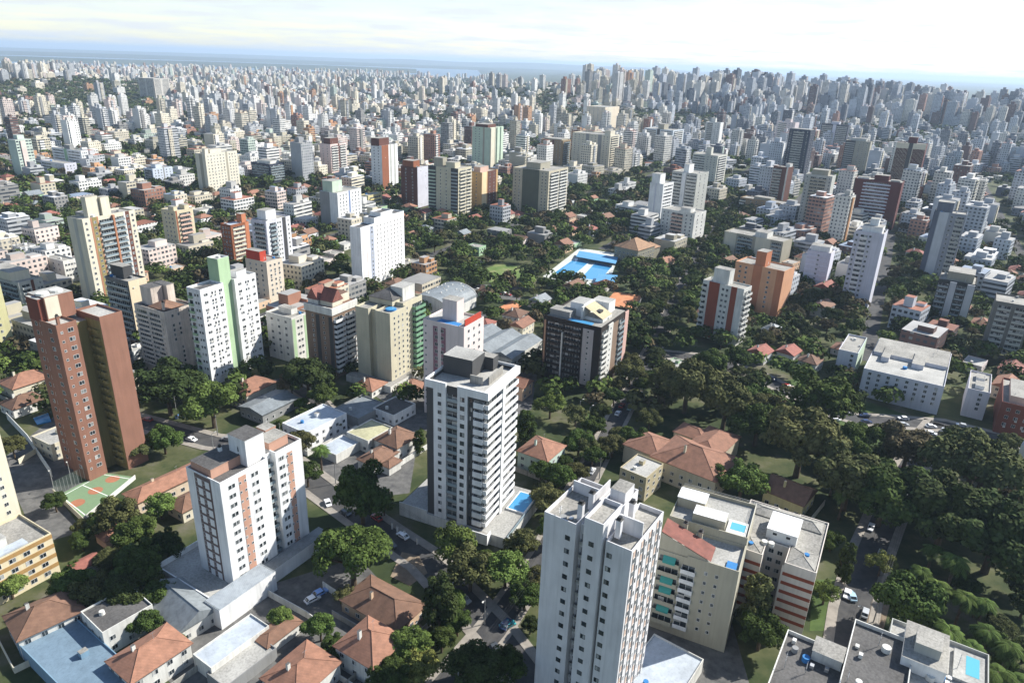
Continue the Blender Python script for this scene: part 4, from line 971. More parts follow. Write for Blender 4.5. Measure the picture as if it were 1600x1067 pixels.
b = MB(); b.quad([(t.wr*.25, wl*.1, t.h+.8), (t.wr*.58, wl*.1, t.h+.8), (t.wr*.58, wl*.42, t.h+5), (t.wr*.25, wl*.42, t.h+5)], AMB); b.box(t.wr*.25, t.wr*.58, wl*.1, wl*.42, t.h-.8, t.h+.5, OFFW); b.box(t.wr*.2, t.wr*.62, wl*.425, wl*.46, t.h-.8, t.h+5.0, OFFW); b.box(t.wr*.35, t.wr*.46, wl*.2, wl*.28, t.h+2, t.h+3.1, DGREY); t.part('amber_roof', b)
t.penthouse(.3, .6, .47, .7, 6.2, WHITE, CONCL); t.penthouse(.66, .9, .2, .5, 5.2, WHITE, CONCL); t.penthouse(.1, .3, .6, .95, 3.2, GREY, CONC); b = MB(); b.box(t.wr*.03, t.wr*.14, wl*.2, wl*.6, t.h-.84, t.h-.3, POOLW); t.part('roof_pool', b); t.clutter(5); t.done()
# --- white tower, middle distance
t = T('apartment_tower', 'bright white slab tower with stepped top, standing behind the red gabled tower', 'apartment tower', (563, 356), 546, 631, 452, ang=24, short='the bright white slab tower')
n = 13; wr = t.wr
t.body([(0, wr*.3, 0, t.wl, t.h), (wr*.3, wr*.45, 0, t.wl, t.h+3.4), (wr*.45, wr*.72, 0, t.wl, t.h+5.5), (wr*.72, wr, 0, t.wl, t.h+2.4)], WHITE, CONCD)
t.win('R', .32, .96, 8, n, .7, 1.2, 3, t.h-1, frame=PNK); t.panel('R', .2, .28, W(170, 176, 190, name='blue_grey'), 2, t.h-1); t.win('R', .2, .28, 1, n, 1, 1.2, 3, t.h-1, P=-.06); t.panel('R', .04, .06, PNK); t.panel('R', .12, .14, PNK); t.clutter(3); t.done()
# ================================================================== MORE TOWERS, by the same builder with a short facade list
def apt(label, F, lx, rx, by, wall, ang=27, Rf=(), Lf=(), h=None, roof=None, short=None, pent=None, wr=None, wl=None, n=None, name='apartment_tower', cat='apartment tower', clut=3, fh=3.05, par=.8):
    t = T(name, label, cat, F, lx, rx, by, h=h, ang=ang, wr=wr, wl=wl, short=short)
    n = n or max(3, int(round((t.h-3.5)/fh)))
    t.body([(0, t.wr, 0, t.wl, t.h)], wall, roof or CONC, par=par)
    for face, lst in (('R', Rf), ('L', Lf)):
        for q in lst:
            k, a, b = q[0], q[1], q[2]; x = q[3] if len(q) > 3 else None
            if k == 'w': t.win(face, a, b, x or 2, n, 1.2 if len(q) < 5 else q[4], 1.25, 3, t.h-1.2, ac=.14)
            elif k == 'b': t.balc(face, a, b, n, x or wall, d=1.1, hp=1.0, z0=3, z1=t.h-1.2)
            elif k == 'g': t.balc(face, a, b, n, x or wall, d=1.0, hp=1.0, rail=GLASSP, z0=3, z1=t.h-1.2)
            elif k == 'p': t.panel(face, a, b, x, 0.5, t.h-(q[4] if len(q) > 4 else .01), d=.09)
            elif k == 's': t.strip(face, a, b, n, h=1.3, z0=3, z1=t.h-1.2)
            elif k == 'd': t.band(face, a, b, n, x, 1.15, .35, 3, t.h-1.2)
            elif k == 'r': t.panel(face, a, b, x, 1, t.h-.5, d=1.2)
            elif k == 'pw': t.panel(face, a, b, x, 0.5, t.h-.01, d=.09); t.win(face, a+.01, b-.01, q[4] if len(q) > 4 else 2, n, 1.1, 1.2, 3, t.h-1.2, P=-.09)
    for q in pent or (): t.penthouse(*q[:5], q[5] if len(q) > 5 else wall)
    if clut: t.clutter(clut)
    t.done(); return t
PKT = W(214, 180, 162, name='peach_paint'); NAVY = W(52, 58, 74, name='navy_cladding', stain=.08); SAGE = W(196, 212, 190, name='sage_paint'); STONE = W(170, 164, 146, name='stone_grey'); RUST = W(150, 92, 62, name='rust_brick')
LAV = W(208, 208, 218, name='lavender_white'); TERR = W(196, 126, 90, name='terracotta_paint'); BGY = W(186, 186, 178, name='bone_grey'); MBR = W(104, 66, 54, name='brown_tile_cladding')
apt('tall cream tower of dark loggias, terracotta ribs and twin rooftop shafts, upper left', (128, 343), 104, 210, None, CREAM, 24, h=50, short='the cream ribbed tower',
    Rf=[('w', .02, .1, 1), ('p', .14, .17, W(178, 126, 96, name='ochre_rib')), ('pw', .17, .26, OLIVE, 1), ('p', .26, .285, W(178, 126, 96, name='ochre_rib')), ('g', .29, .53, OFFW), ('r', .535, .57, W(178, 126, 96, name='ochre_rib')), ('g', .575, .77, OFFW), ('p', .77, .8, OFFW), ('pw', .8, .88, MBR, 1), ('w', .9, .98, 1)], Lf=[('p', .4, .6, BGY)], pent=[(.2, .42, .3, .6, 11), (.44, .6, .2, .5, 10)])
apt('slim cream tower with peach balconies facing right, upper left beyond the weathered tower', (273, 330), 251, 301, None, W(214, 202, 170, name='aged_cream'), 27, h=32, short='the slim cream tower', Rf=[('b', .2, .85, PKT), ('p', .02, .1, RUST)], Lf=[('w', .15, .9, 3)], pent=[(.1, .3, .2, .6, 3), (.7, .95, .2, .6, 3)])
apt('small brown brick tower with cream bands and an orange shaft behind it', (360, 352), 344, 388, 414, RUST, 27, short='the small rust brick tower', Rf=[('d', .1, .75, CREAM), ('p', .8, 1, TERR), ('s', .12, .75)], Lf=[('w', .1, .9, 3)], pent=[(.75, 1.0, .2, .7, 6, TERR)], roof=METALR)
apt('white tower with dark rounded balconies and a white cabin, upper left', (415, 346), 392, 453, 440, LAV, 26, short='the white tower of dark balconies', Rf=[('p', .02, .12, WHITE), ('g', .14, .4, DGREY), ('pw', .42, .62, WHITE, 2), ('p', .66, .8, DGREY), ('pw', .82, .98, WHITE, 1)], Lf=[('g', .2, .9, BGY)], pent=[(.2, .6, .3, .9, 6, WHITE)])
apt('cream block with a bright red box on its roof, upper left', (416, 410), 383, 441, 474, W(222, 208, 188, name='warm_white'), 27, short='the block with red roof box', Rf=[('w', .1, .9, 3)], Lf=[('w', .1, .9, 3)], pent=[(.02, .4, .3, .95, 6, REDP)], clut=2)
apt('grey and cream block with wide pale roof terrace, left edge under the cream ribbed tower', (28, 442), -25, 66, 512, BGY, 27, h=18, Rf=[('b', .1, .45, OFFW), ('p', .5, .62, MBR), ('w', .7, .95, 2)], Lf=[('g', .05, .95, DGREY)], pent=[(.0, .8, .2, .9, 5, CREAM)], clut=2)
apt('low white block with pale roof beside the cream ribbed tower', (98, 408), 66, 118, 452, OFFW, 27, h=14, Rf=[('w', .08, .95, 4)], Lf=[('w', .1, .9, 3)], name='apartment_building', cat='apartment building')
apt('dark grey block with black rooftop cabin, in front of the cream ribbed tower', (200, 440), 164, 228, 555, W(112, 112, 112, name='weathered_grey', stain=.3), 27, h=33, Rf=[('p', 0, 1, W(226, 208, 176, name='pale_apricot')), ('w', .1, .8, 2)], Lf=[('g', .05, .95, STONE)], pent=[(.3, .8, .4, .95, 6, DGREY)])
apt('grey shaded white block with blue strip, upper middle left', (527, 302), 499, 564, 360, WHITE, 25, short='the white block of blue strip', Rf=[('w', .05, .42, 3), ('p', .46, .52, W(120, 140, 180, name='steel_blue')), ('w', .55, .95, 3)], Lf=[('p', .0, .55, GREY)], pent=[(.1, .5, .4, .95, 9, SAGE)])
apt('small yellow block with tiled cap beside the white block', (575, 306), 562, 597, 346, YELLOW, 25, h=14, Rf=[('b', .1, .9, W(230, 214, 150, name='pale_yellow'))], Lf=[('w', .2, .8, 1)], name='apartment_building', cat='apartment building', clut=1)
apt('white tower with brown brick corner shaft and brown roof cabin, upper middle', (596, 228), 579, 621, 298, WHITE, 25, short='the white tower with brown shaft', Rf=[('p', .0, .42, RUST), ('w', .05, .35, 1), ('p', .5, .6, BGY), ('p', .75, .85, BGY)], Lf=[('w', .1, .9, 2)], pent=[(.0, .6, .2, .95, 8, MBR)])
apt('pinkish tower with brown rooftop cabin, upper middle', (516, 226), 499, 541, 271, W(232, 206, 198, name='shell_pink'), 25, Rf=[('b', .05, .45, OFFW), ('p', .46, .56, MBR), ('b', .57, .95, OFFW)], Lf=[('w', .1, .9, 2)], pent=[(.2, .7, .3, .9, 7, MBR)])
apt('brown brick tower with white right side and striped roof cabin, upper middle', (652, 262), 626, 671, 326, MBR, 27, short='the brown and white tower', Rf=[('p', 0, 1, LAV), ('w', .1, .9, 2)], Lf=[('w', .1, .9, 2)], pent=[(.1, .6, .3, .95, 6, RUST)])
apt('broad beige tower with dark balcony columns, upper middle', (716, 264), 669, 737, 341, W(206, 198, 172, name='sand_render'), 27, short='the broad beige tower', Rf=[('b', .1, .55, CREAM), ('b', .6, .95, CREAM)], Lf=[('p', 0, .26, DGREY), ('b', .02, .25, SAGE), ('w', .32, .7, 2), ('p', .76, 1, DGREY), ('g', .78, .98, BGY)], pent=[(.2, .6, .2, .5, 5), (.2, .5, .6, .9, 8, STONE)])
apt('ochre tower with dark brown glazed right side, upper middle', (753, 270), 736, 778, 333, W(204, 168, 118, name='ochre_paint'), 28, Rf=[('p', .02, .3, W(240, 214, 170, name='buttermilk')), ('pw', .36, .9, MBR, 2)], Lf=[('w', .2, .8, 1)], pent=[(.1, .6, .3, .9, 5, PKT)])
apt('pale green tower of vertical fins with dark pergola on top, upper middle', (766, 200), 738, 786, 271, SAGE, 26, short='the pale green tower', Rf=[('r', .02, .3, CREAM), ('p', .34, .44, STONE), ('r', .5, .7, SAGE), ('r', .8, .98, SAGE)], Lf=[('w', .1, .5, 2), ('p', .6, .7, STONE)], pent=[(.1, .7, .2, .9, 4, MBR)])
apt('beige tower with dark green recess and busy balconies, upper middle', (858, 268), 802, 888, 339, W(200, 190, 166, name='dun_render'), 30, short='the dun tower with dark recess', Rf=[('b', .08, .5, OFFW), ('b', .55, .95, OFFW)], Lf=[('w', .02, .24, 2), ('p', .27, .74, W(96, 100, 84, name='moss_grey')), ('w', .78, .97, 2)], pent=[(.2, .7, .35, .75, 6, STONE)])
apt('brown tower with curved top behind the dun tower', (880, 220), 846, 892, 262, W(150, 128, 96, name='khaki_render'), 30, Rf=[('g', .1, .9, BGY)], Lf=[('p', .1, .3, MBR), ('p', .5, .6, MBR), ('w', .65, .95, 2)], pent=[(.1, .9, .1, .9, 2, STONE)])
apt('wide cream slab tower with grey recesses, upper middle right', (954, 212), 895, 968, 270, W(218, 210, 190, name='ivory_render'), 32, short='the ivory slab tower', Rf=[('b', .1, .9, CREAM)], Lf=[('w', .02, .34, 3), ('p', .36, .45, GREY), ('w', .48, .66, 2), ('p', .68, .78, GREY), ('w', .8, .97, 2)], pent=[(.2, .7, .05, .2, 6)])
apt('broad cream tower far behind the ivory slab', (946, 168), 917, 968, 207, W(224, 210, 186, name='linen_render'), 32, Rf=[('p', .2, .5, CREAM)], Lf=[('w', .05, .95, 4)], clut=2)
apt('low white block with blue roof trim beside ivory slab', (985, 224), 965, 992, 262, LAV, 34, h=18, Rf=[('w', .1, .9, 2)], Lf=[('w', .05, .95, 4)], name='apartment_building', cat='apartment building')
apt('bluish white block of two joined wings, upper right of middle', (1052, 204), 1007, 1069, 245, W(206, 214, 220, name='ice_white'), 35, short='the ice white block', Rf=[('b', .1, .9, OFFW)], Lf=[('b', .03, .42, OFFW), ('p', .45, .55, DGREY), ('b', .58, .95, OFFW)], pent=[(.2, .6, .4, .6, 8, STONE)])
apt('white tower with slim mast cabin, above the wide balcony block', (1126, 192), 1103, 1131, 242, OFFW, 36, Rf=[('p', .2, .8, WHITE)], Lf=[('b', .1, .5, BGY), ('w', .6, .95, 2)], pent=[(.2, .6, .4, .7, 7)])
apt('pale block of wide balconies with chimney like cabin, right of middle', (1122, 244), 1083, 1137, 291, W(206, 204, 190, name='bone_render'), 36, short='the wide balcony block', Rf=[('b', .1, .9, OFFW)], Lf=[('b', .04, .5, OFFW), ('w', .55, .95, 3)], pent=[(.3, .5, .4, .6, 9)])
apt('white stepped wing with blank side wall, right of middle', (1037, 288), 1016, 1053, None, WHITE, 38, h=38, short='the white stepped wing', Rf=[('s', .1, .9)], Lf=[('p', .42, .5, LAV)], pent=[(.0, .5, .3, .9, 9)])
apt('pale grey twin block joined by white stair shaft, right of middle', (1090, 272), 1051, 1108, None, BGY, 38, h=44, Rf=[('w', .1, .9, 2)], Lf=[('b', .02, .4, OFFW), ('r', .42, .58, WHITE), ('b', .6, .98, OFFW)], pent=[(.1, .5, .4, .6, 8, WHITE)])
apt('white block with red edged balconies facing us, below the stepped wing', (1086, 334), 1034, 1104, None, OFFW, 40, h=28, short='the white block with red balconies', Rf=[('w', .1, .9, 2)], Lf=[('w', .02, .28, 2), ('b', .32, .66, PKT), ('w', .7, .97, 2)], name='apartment_building', cat='apartment building', pent=[(.2, .6, .2, .5, 3)])
apt('small white modern block with ribbon windows left of the stepped wing', (1000, 326), 962, 1014, None, WHITE, 40, h=12, Rf=[('s', .1, .9)], Lf=[('s', .05, .95)], name='apartment_building', cat='apartment building', pent=[(.2, .8, .55, .8, 4)])
# right hand side
apt('dark tower with white square balconies, upper right', (1267, 204), 1234, None, 285, NAVY, 42, wr=16, short='the dark square balcony tower', Rf=[('w', .1, .9, 2)], Lf=[('b', .22, .72, BGY), ('w', .03, .17, 1), ('w', .8, .95, 1)], clut=2, pent=[(.1, .9, .05, .95, 1.2, BGY)])
apt('pale pink tower half hidden behind the dark square balcony tower', (1243, 192), 1214, None, 250, W(222, 208, 206, name='powder_pink'), 42, wr=16, Lf=[('b', .1, .55, OFFW), ('w', .6, .95, 2)], pent=[(.2, .7, .3, .6, 5)])
apt('dark blue twin tower with white centre shaft, upper right', (1326, 196), 1284, None, 242, NAVY, 33, wr=16, short='the dark blue twin tower', Lf=[('b', .03, .42, BGY), ('r', .44, .56, LAV), ('b', .58, .97, BGY)], pent=[(.2, .8, .35, .65, 5, LAV)])
apt('pale tower with rows of arched balconies and dark gable cap, right', (1301, 276), 1259, None, 360, BGY, 33, wr=17, short='the pale tower with gable cap', Lf=[('w', .02, .14, 1), ('b', .2, .5, STONE), ('b', .51, .8, STONE), ('w', .86, .98, 1)], pent=[(.2, .8, .2, .8, 5, STONE)])
apt('narrow brown tower with white floor bands, right of middle', (1232, 262), 1209, None, 326, MBR, 42, wr=14, Lf=[('b', .05, .6, BGY), ('p', .9, 1, OFFW)], pent=[(.3, .8, .02, .3, 4, OFFW)])
apt('low brown beige block with white corner balconies, right of middle', (1222, 318), 1157, None, 357, W(160, 136, 106, name='cocoa_render'), 42, h=15, wr=16, short='the low cocoa block', Lf=[('b', .0, .14, OFFW), ('w', .2, .74, 4), ('b', .8, .98, OFFW)], pent=[(.2, .8, .3, .7, 3, STONE)])
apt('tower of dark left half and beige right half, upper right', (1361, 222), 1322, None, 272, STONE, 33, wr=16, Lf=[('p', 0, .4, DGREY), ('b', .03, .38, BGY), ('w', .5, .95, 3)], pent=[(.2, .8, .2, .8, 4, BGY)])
apt('maroon tower with broad white balcony front, right', (1410, 286), 1336, None, 360, MAROON, 33, wr=20, short='the maroon tower with white front', Lf=[('d', .2, .78, W(206, 210, 222, name='cool_white')), ('s', .26, .72), ('p', .0, .02, BLACKP)], pent=[(.2, .7, .3, .6, 5, MAROON), (.1, .4, .05, .25, 2, BGY), (.1, .4, .7, .95, 2, OFFW)])
apt('tall maroon tower with cream top band and maroon roof box, upper right', (1448, 226), 1402, None, 318, MAROON, 33, wr=18, short='the tall maroon tower', Lf=[('p', .0, .42, CREAM), ('p', .56, 1, CREAM), ('p', .42, .56, DGREY), ('p', .0, .42, MAROON, 6), ('p', .58, 1, MAROON, 6)], pent=[(.3, .7, .35, .65, 7, MAROON)])
apt('brown and beige block under the tall maroon tower', (1443, 292), 1405, None, 342, MBR, 33, h=24, wr=16, Lf=[('b', .6, .9, BGY)], clut=3)
apt('slim grey tower with a pale blank front and slate cabin, right', (1511, 336), 1460, None, None, W(150, 154, 162, name='slate_grey_paint'), 33, h=50, wr=14, short='the slim grey tower', Lf=[('p', .0, .16, W(96, 102, 116, name='slate_dark')), ('p', .18, .46, W(196, 200, 204, name='mist_white')), ('b', .7, .96, BGY), ('w', .5, .66, 1)], pent=[(.2, .9, .45, .95, 7, W(110, 116, 128, name='slate_mid'))])
apt('dark glass block with two white blade walls, right', (1526, 445), 1467, None, 512, W(58, 62, 62, name='dark_glazed_render'), 33, wr=22, short='the dark block of white blades', Lf=[('g', .02, .3, BGY), ('r', .32, .5, W(196, 198, 200, name='blade_white')), ('g', .52, .76, DGREY), ('r', .78, .98, W(196, 198, 200, name='blade_white'))], pent=[(.2, .9, .1, .8, 5, STONE)], clut=6)
apt('tall white tower with staggered windows and roof terraces, right', (1382, 366), 1337, None, 483, LAV, 33, wr=17, short='the tall staggered white tower', Lf=[('w', .03, .14, 1), ('b', .2, .46, WHITE), ('w', .5, .6, 1)], pent=[(.1, .7, .1, .8, 4, WHITE), (.3, .6, .3, .6, 8, WHITE)], clut=5)
apt('small white block with thin dark floor lines, right', (1299, 396), 1262, None, 470, W(216, 214, 226, name='cold_white'), 33, h=26, wr=14, short='the small dark lined block', Lf=[('d', .02, .98, W(216, 214, 226, name='cold_white')), ('w', .4, .6, 1)], pent=[(.1, .7, .1, .9, 4, WHITE)], clut=4)
apt('white tower with two brown brick panels and tall white roof box, right of middle', (1163, 452), 1099, 1175, 541, OFFW, 41, short='the white tower with brown panels', Lf=[('b', .0, .12, OFFW), ('p', .16, .42, STR), ('w', .46, .66, 2), ('p', .7, .84, STR)], Rf=[('b', .1, .5, OFFW), ('b', .55, .95, OFFW)], pent=[(.2, .8, .42, .8, 8, OFFW)], clut=2)
apt('orange building with darker orange stair tower, right of middle', (1226, 424), 1150, None, 496, ORANGE, 41, wr=16, short='the orange building', Lf=[('w', .05, .3, 2), ('p', .38, .56, TERR), ('w', .62, .8, 1), ('p', .86, 1, TERR)], pent=[(.1, .6, .42, .62, 9, TERR)], clut=2)
apt('beige block with cluttered roof and open loggias behind the orange building', (1224, 378), 1132, None, 426, STONE, 41, h=18, wr=18, Lf=[('p', .02, .22, CREAM), ('g', .25, .5, OFFW), ('p', .55, .8, CREAM), ('g', .82, .98, OFFW)], pent=[(.2, .8, .3, .5, 4, OFFW)], clut=6)
t = apt('long white four storey housing block with pale stepped roof, right', (1476, 604), 1350, None, None, W(214, 214, 220, name='block_white'), 33, h=13.5, wr=46, n=4, short='the long white housing block', Lf=[('w', .03, .97, 8)], pent=[(.35, .7, .3, .45, 2.2), (.35, .7, .75, .85, 2.2), (.5, .98, .02, .98, 1.6)], clut=8, name='apartment_building', cat='apartment building', roof=CONCL)
apt('narrow end wing of white housing with a green side, right', (1341, 552), 1311, None, None, W(214, 214, 220, name='block_white'), 33, h=13.5, wr=26, n=4, Lf=[('w', .5, .95, 1)], Rf=[('p', 0, 1, SAGE)], name='apartment_building', cat='apartment building', clut=3)
apt('white four storey block with two roof hatches, right edge', (1548, 614), 1513, None, None, W(216, 212, 216, name='block_white_b'), 33, h=13, wr=24, n=4, short='the small white block at the right edge', Lf=[('w', .3, .9, 1)], Rf=[('w', .1, .9, 3)], pent=[(.15, .4, .3, .7, 1.5, WHITE), (.55, .8, .3, .7, 1.5, WHITE)], name='apartment_building', cat='apartment building', clut=2)
apt('brick building with pink edged roof terrace, right edge', (1622, 640), 1566, None, None, BRICKD, 33, h=14, wr=30, Lf=[('w', .1, .9, 3)], pent=[(.1, .8, .3, .8, 3, PKT)], name='apartment_building', cat='apartment building')
apt('pale leaning slab at the right edge, upper right', (1612, 232), 1580, None, None, W(190, 200, 210, name='pale_steel_paint'), 33, h=42, wr=15, Lf=[('w', .1, .4, 1), ('p', .5, .9, LAV)])
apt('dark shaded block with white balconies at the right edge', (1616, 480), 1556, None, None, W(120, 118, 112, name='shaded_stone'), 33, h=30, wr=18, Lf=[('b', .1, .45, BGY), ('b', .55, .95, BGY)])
# left edge
def edge(label, base_R, wr, wl, h, wall, ang, Rf, short=None, **k):
    p = at(*base_R, 0); dR = np.array([math.sin(R(ang)), math.cos(R(ang))]); f = p-dR*wr
    t = T('apartment_building', label, 'apartment building', xy=f, h=h, wr=wr, wl=wl, ang=ang, short=short)
    return t
t = edge('tall pale yellow slab cut by the left edge', (26, 548), 26, 16, 42, YELLOW, 28, None, short='the yellow slab at the left edge'); t.body([(0, t.wr, 0, t.wl, t.h)], W(204, 198, 150, name='mustard_paint')); t.win('R', .55, .95, 2, 12, 1, 1.2); t.done()
t = edge('tall cream tower with small windows, cut by the left edge', (36, 812), 24, 18, 36, CREAM, 24, None, short='the cream tower at the left edge'); t.body([(0, t.wr, 0, t.wl, t.h)], W(224, 216, 194, name='buff_paint')); t.win('R', .3, .95, 4, 11, 1.1, 1.1); t.done()
t = edge('low cream building with ochre floor bands and roof terrace, at left edge', (95, 893), 34, 16, 13, CREAM, 30, None, short='the ochre banded building')
t.body([(0, t.wr, 0, t.wl, t.h)], W(226, 212, 178, name='vanilla_paint'), CONC); t.band('R', 0, 1, 4, W(176, 140, 88, name='ochre_band'), 1.2, .08, .5, t.h-.5, dz=1.9); t.win('R', .04, .96, 9, 4, 1.5, 1.2, .5, t.h-.5, sill=.5); t.penthouse(.3, .75, .3, .9, 2.8, OFFW, CONCL); t.box('roof_skylight', t.wr*.45, t.wr*.85, t.wl*.1, t.wl*.28, t.h-.8, t.h-.3, METALR); t.done()
# bottom right roofs
t = apt('dark flat roofed building with white parapet, at the bottom edge right of middle', (1318, 1140), 1180, None, None, OFFW, 32, h=18, wr=21, wl=15, roof=CONCD, short='the dark roofed building', Lf=[('w', .1, .9, 4)], name='apartment_building', cat='apartment building', pent=[(.75, .98, .2, .6, 2.4, OFFW)], clut=8, par=1.0)
apt('dark flat roofed building with a notch in its white parapet, at the bottom edge', (1412, 1125), 1300, None, None, OFFW, 32, h=20, wr=24, wl=12, roof=CONCD, Lf=[('w', .1, .9, 4)], name='apartment_building', cat='apartment building', clut=6, par=1.0)
t = apt('grey building with white terrace penthouse and rooftop pool, bottom right corner', (1545, 1120), 1392, None, None, BGY, 32, h=19, wr=19, wl=19, roof=CONCL, short='the corner pool building', Lf=[('w', .1, .9, 4)], name='apartment_building', cat='apartment building', pent=[(.25, .9, .42, .85, 3, WHITE), (.4, .7, .5, .75, 5.5, BGY)], clut=8, par=1.0)
b = MB(); b.box(t.wr*.4, t.wr*.9, t.wl*.04, t.wl*.34, t.h-.8, t.h-.1, CONCL); b.box(t.wr*.52, t.wr*.84, t.wl*.09, t.wl*.22, t.h-.3, t.h-.07, POOLT); t.part('swimming_pool', b)

apt('broad cream slab with rows of small windows, upper left beyond the trees', (320, 241), 304, 370, 306, W(228, 220, 200, name='parchment_paint'), 26, short='the broad cream slab', Rf=[('w', .03, .6, 6), ('p', .62, .68, STONE), ('w', .7, .97, 3)], Lf=[('p', .4, .7, STONE)], pent=[(.25, .6, .3, .8, 4), (.1, .2, .3, .6, 5)])
apt('white long hotel like block with window ribbons, upper left', (126, 236), 80, 137, 268, WHITE, 27, short='the ribbon windowed white block', Lf=[('s', .05, .4), ('s', .55, .95), ('p', .42, .52, GREENP)], Rf=[('w', .1, .9, 3)], pent=[(.2, .8, .4, .6, 5, GREY)], name='apartment_building', cat='apartment building')
apt('lower white block in front of the ribbon windowed block', (100, 256), 63, 119, 276, LAV, 27, Lf=[('s', .05, .45), ('w', .55, .95, 2)], Rf=[('w', .1, .9, 3)], name='apartment_building', cat='apartment building')
apt('bluish white small tower with dark side, left of the broad cream slab', (238, 264), 224, 269, 291, W(206, 214, 226, name='frost_white'), 27, Rf=[('w', .05, .5, 3), ('p', .52, .58, GREY), ('w', .6, .95, 2)], Lf=[('b', .1, .9, GREY)], pent=[(.3, .6, .3, .8, 4)])
apt('dark glazed block with pale top floor, right of the broad cream slab', (421, 257), 392, 444, 287, NAVY, 27, Rf=[('g', .05, .95, BGY)], Lf=[('g', .05, .95, DGREY)], pent=[(.3, .9, .2, .9, 3, OFFW)], name='apartment_building', cat='apartment building')
apt('white tower of dark balcony columns above the dark glazed block', (452, 241), 440, 491, 273, OFFW, 26, Rf=[('p', .02, .15, WHITE), ('g', .2, .45, DGREY), ('g', .55, .8, DGREY)], Lf=[('w', .2, .8, 1)])
apt('pale twin slab standing tall in the far left field of blocks', (238, 123), 215, 264, 158, W(206, 200, 190, name='dusty_white'), 27, short='the pale far twin slab', Rf=[('p', .0, .06, DGREY), ('s', .1, .45), ('s', .55, .95)], Lf=[('s', .05, .45), ('s', .55, .95)])
# ================================================================== HOUSES, YARDS, COURTS
hs = houseP
hs((28, 1000), -40, 80, 6, 42, OFFW, TILEB, 'white house with brown hipped roof at the left edge, below the banded building', short='the white house at the left edge', wx=14, wy=11, yard=True)
hs((583, 1044), 470, 616, 6.4, 32, OFFW, TILE, 'white two storey house with orange pyramid roof and wall tower, bottom middle', wx=11, wy=12, rise=3.6, short='the orange pyramid roof house', yard=True)
hs((620, 985), 536, 656, 4, 32, W(210, 180, 150, name='sandy_wall'), TILEB, 'long low house with weathered brown hipped roof under a big tree', wx=11, wy=19, rise=3.0, short='the long brown roofed house', yard=True)
hs((462, 1095), 392, 556, 5, 32, OFFW, TILE, 'white house with broad orange roof and chimney at the bottom edge', wx=13, wy=11, rise=2.6, short='the broad orange roofed house', yard=True)
hs((205, 1066), 150, 275, 6, 34, OFFW, TILE, 'white house with orange and brown hipped roof at the bottom left edge', wx=14, wy=10, short='the bottom left orange house', yard=True)
hs((140, 1120), 20, 185, 4, 34, W(130, 160, 180, name='pale_blue_wall'), W(120, 142, 158, name='pale_blue_roof', stain=.25), 'low building with large pale blue flat roof at the bottom left', flat=True, wx=12, wy=34, win=False, short='the pale blue flat roof')
hs((160, 990), 124, 196, 7, 36, OFFW, CONCD, 'white block with dark flat roof beside the pale blue flat roof', flat=True, wx=12, wy=11, chim=False)
hs((282, 985), 232, 312, 4.5, 36, OFFW, METALG, 'small white house with dark grey slatted roof below the white podium', wx=10, wy=17, gable=True, chim=False)
hs((215, 785), 180, 292, 4.5, 34, W(226, 206, 180, name='light_sand'), TILE, 'long cream house with orange roof beside the green sports court', wx=26, wy=8, rise=2.0, short='the long orange roof by the court', yard=True)
hs((165, 845), 135, 196, 3.4, 34, W(210, 170, 150, name='dusky_wall'), TILE, 'small shed with salmon tiled roof among trees at left', wx=8, wy=6, chim=False, win=False, short='the salmon roofed shed')
hs((120, 892), 98, 133, 3.2, 34, OFFW, TILER, 'tiny red roofed pergola hut near the ochre banded building', wx=6, wy=4, gable=True, chim=False, win=False)
hs((285, 800), 262, 305, 4, 32, CREAM, TILEB, 'small brown roofed house behind the left white podium', wx=10, wy=8, chim=False)
hs((385, 618), 365, 424, 5, 28, CREAM, TILE, 'orange roofed house at the foot of the green shaft tower', wx=16, wy=12, short='the orange roof below the green shaft', yard=True)
hs((410, 648), 385, 458, 4.5, 30, GREY, METALG, 'low house with broad grey sheet roof, right of the orange roof', wx=18, wy=13, gable=True, chim=False, rise=1.4)
t = hs((478, 678), 438, 532, 7, 33, WHITE, METALR, 'white modern two storey villa with pale flat roof and roof cabin', flat=True, wx=20, wy=13, short='the white modern villa', yard=True)
hs((575, 690), 540, 608, 5, 33, OFFW, W(190, 186, 150, name='straw_flat_roof', stain=.3), 'white house with straw coloured flat roof in the middle cluster', flat=True, wx=13, wy=11, chim=False, short='the straw flat roofed house')
hs((620, 700), 588, 645, 5.5, 33, OFFW, TILEB, 'white house with brown pyramid roof beside the charcoal tower', wx=12, wy=11, short='the white house by the tower', yard=True)
hs((585, 728), 548, 600, 4, 33, OFFW, TILEB, 'white house with two small brown roofs behind the big round tree', wx=12, wy=8, wings=[(3, 9, -4, 0, 3.4)])
hs((560, 655), 528, 600, 4, 33, GREY, METALG, 'low grey sheet roof behind the white modern villa', flat=True, wx=16, wy=14, win=False, chim=False)
hs((615, 650), 583, 645, 4.5, 33, WHITE, CONCD, 'white walled house with dark flat roof near the charcoal tower', flat=True, wx=13, wy=11, chim=False)
hs((525, 712), 498, 552, 3.2, 33, OFFW, METALR, 'small carport with pale sheet roof left of the middle cluster', flat=True, wx=12, wy=9, win=False, chim=False)
hs((855, 720), 822, 877, 7, 32, W(196, 214, 200, name='mint_wall'), TILE, 'mint green house with orange roofs and a white gable by the street', wx=13, wy=12, short='the mint green house', rise=3.2, yard=True)
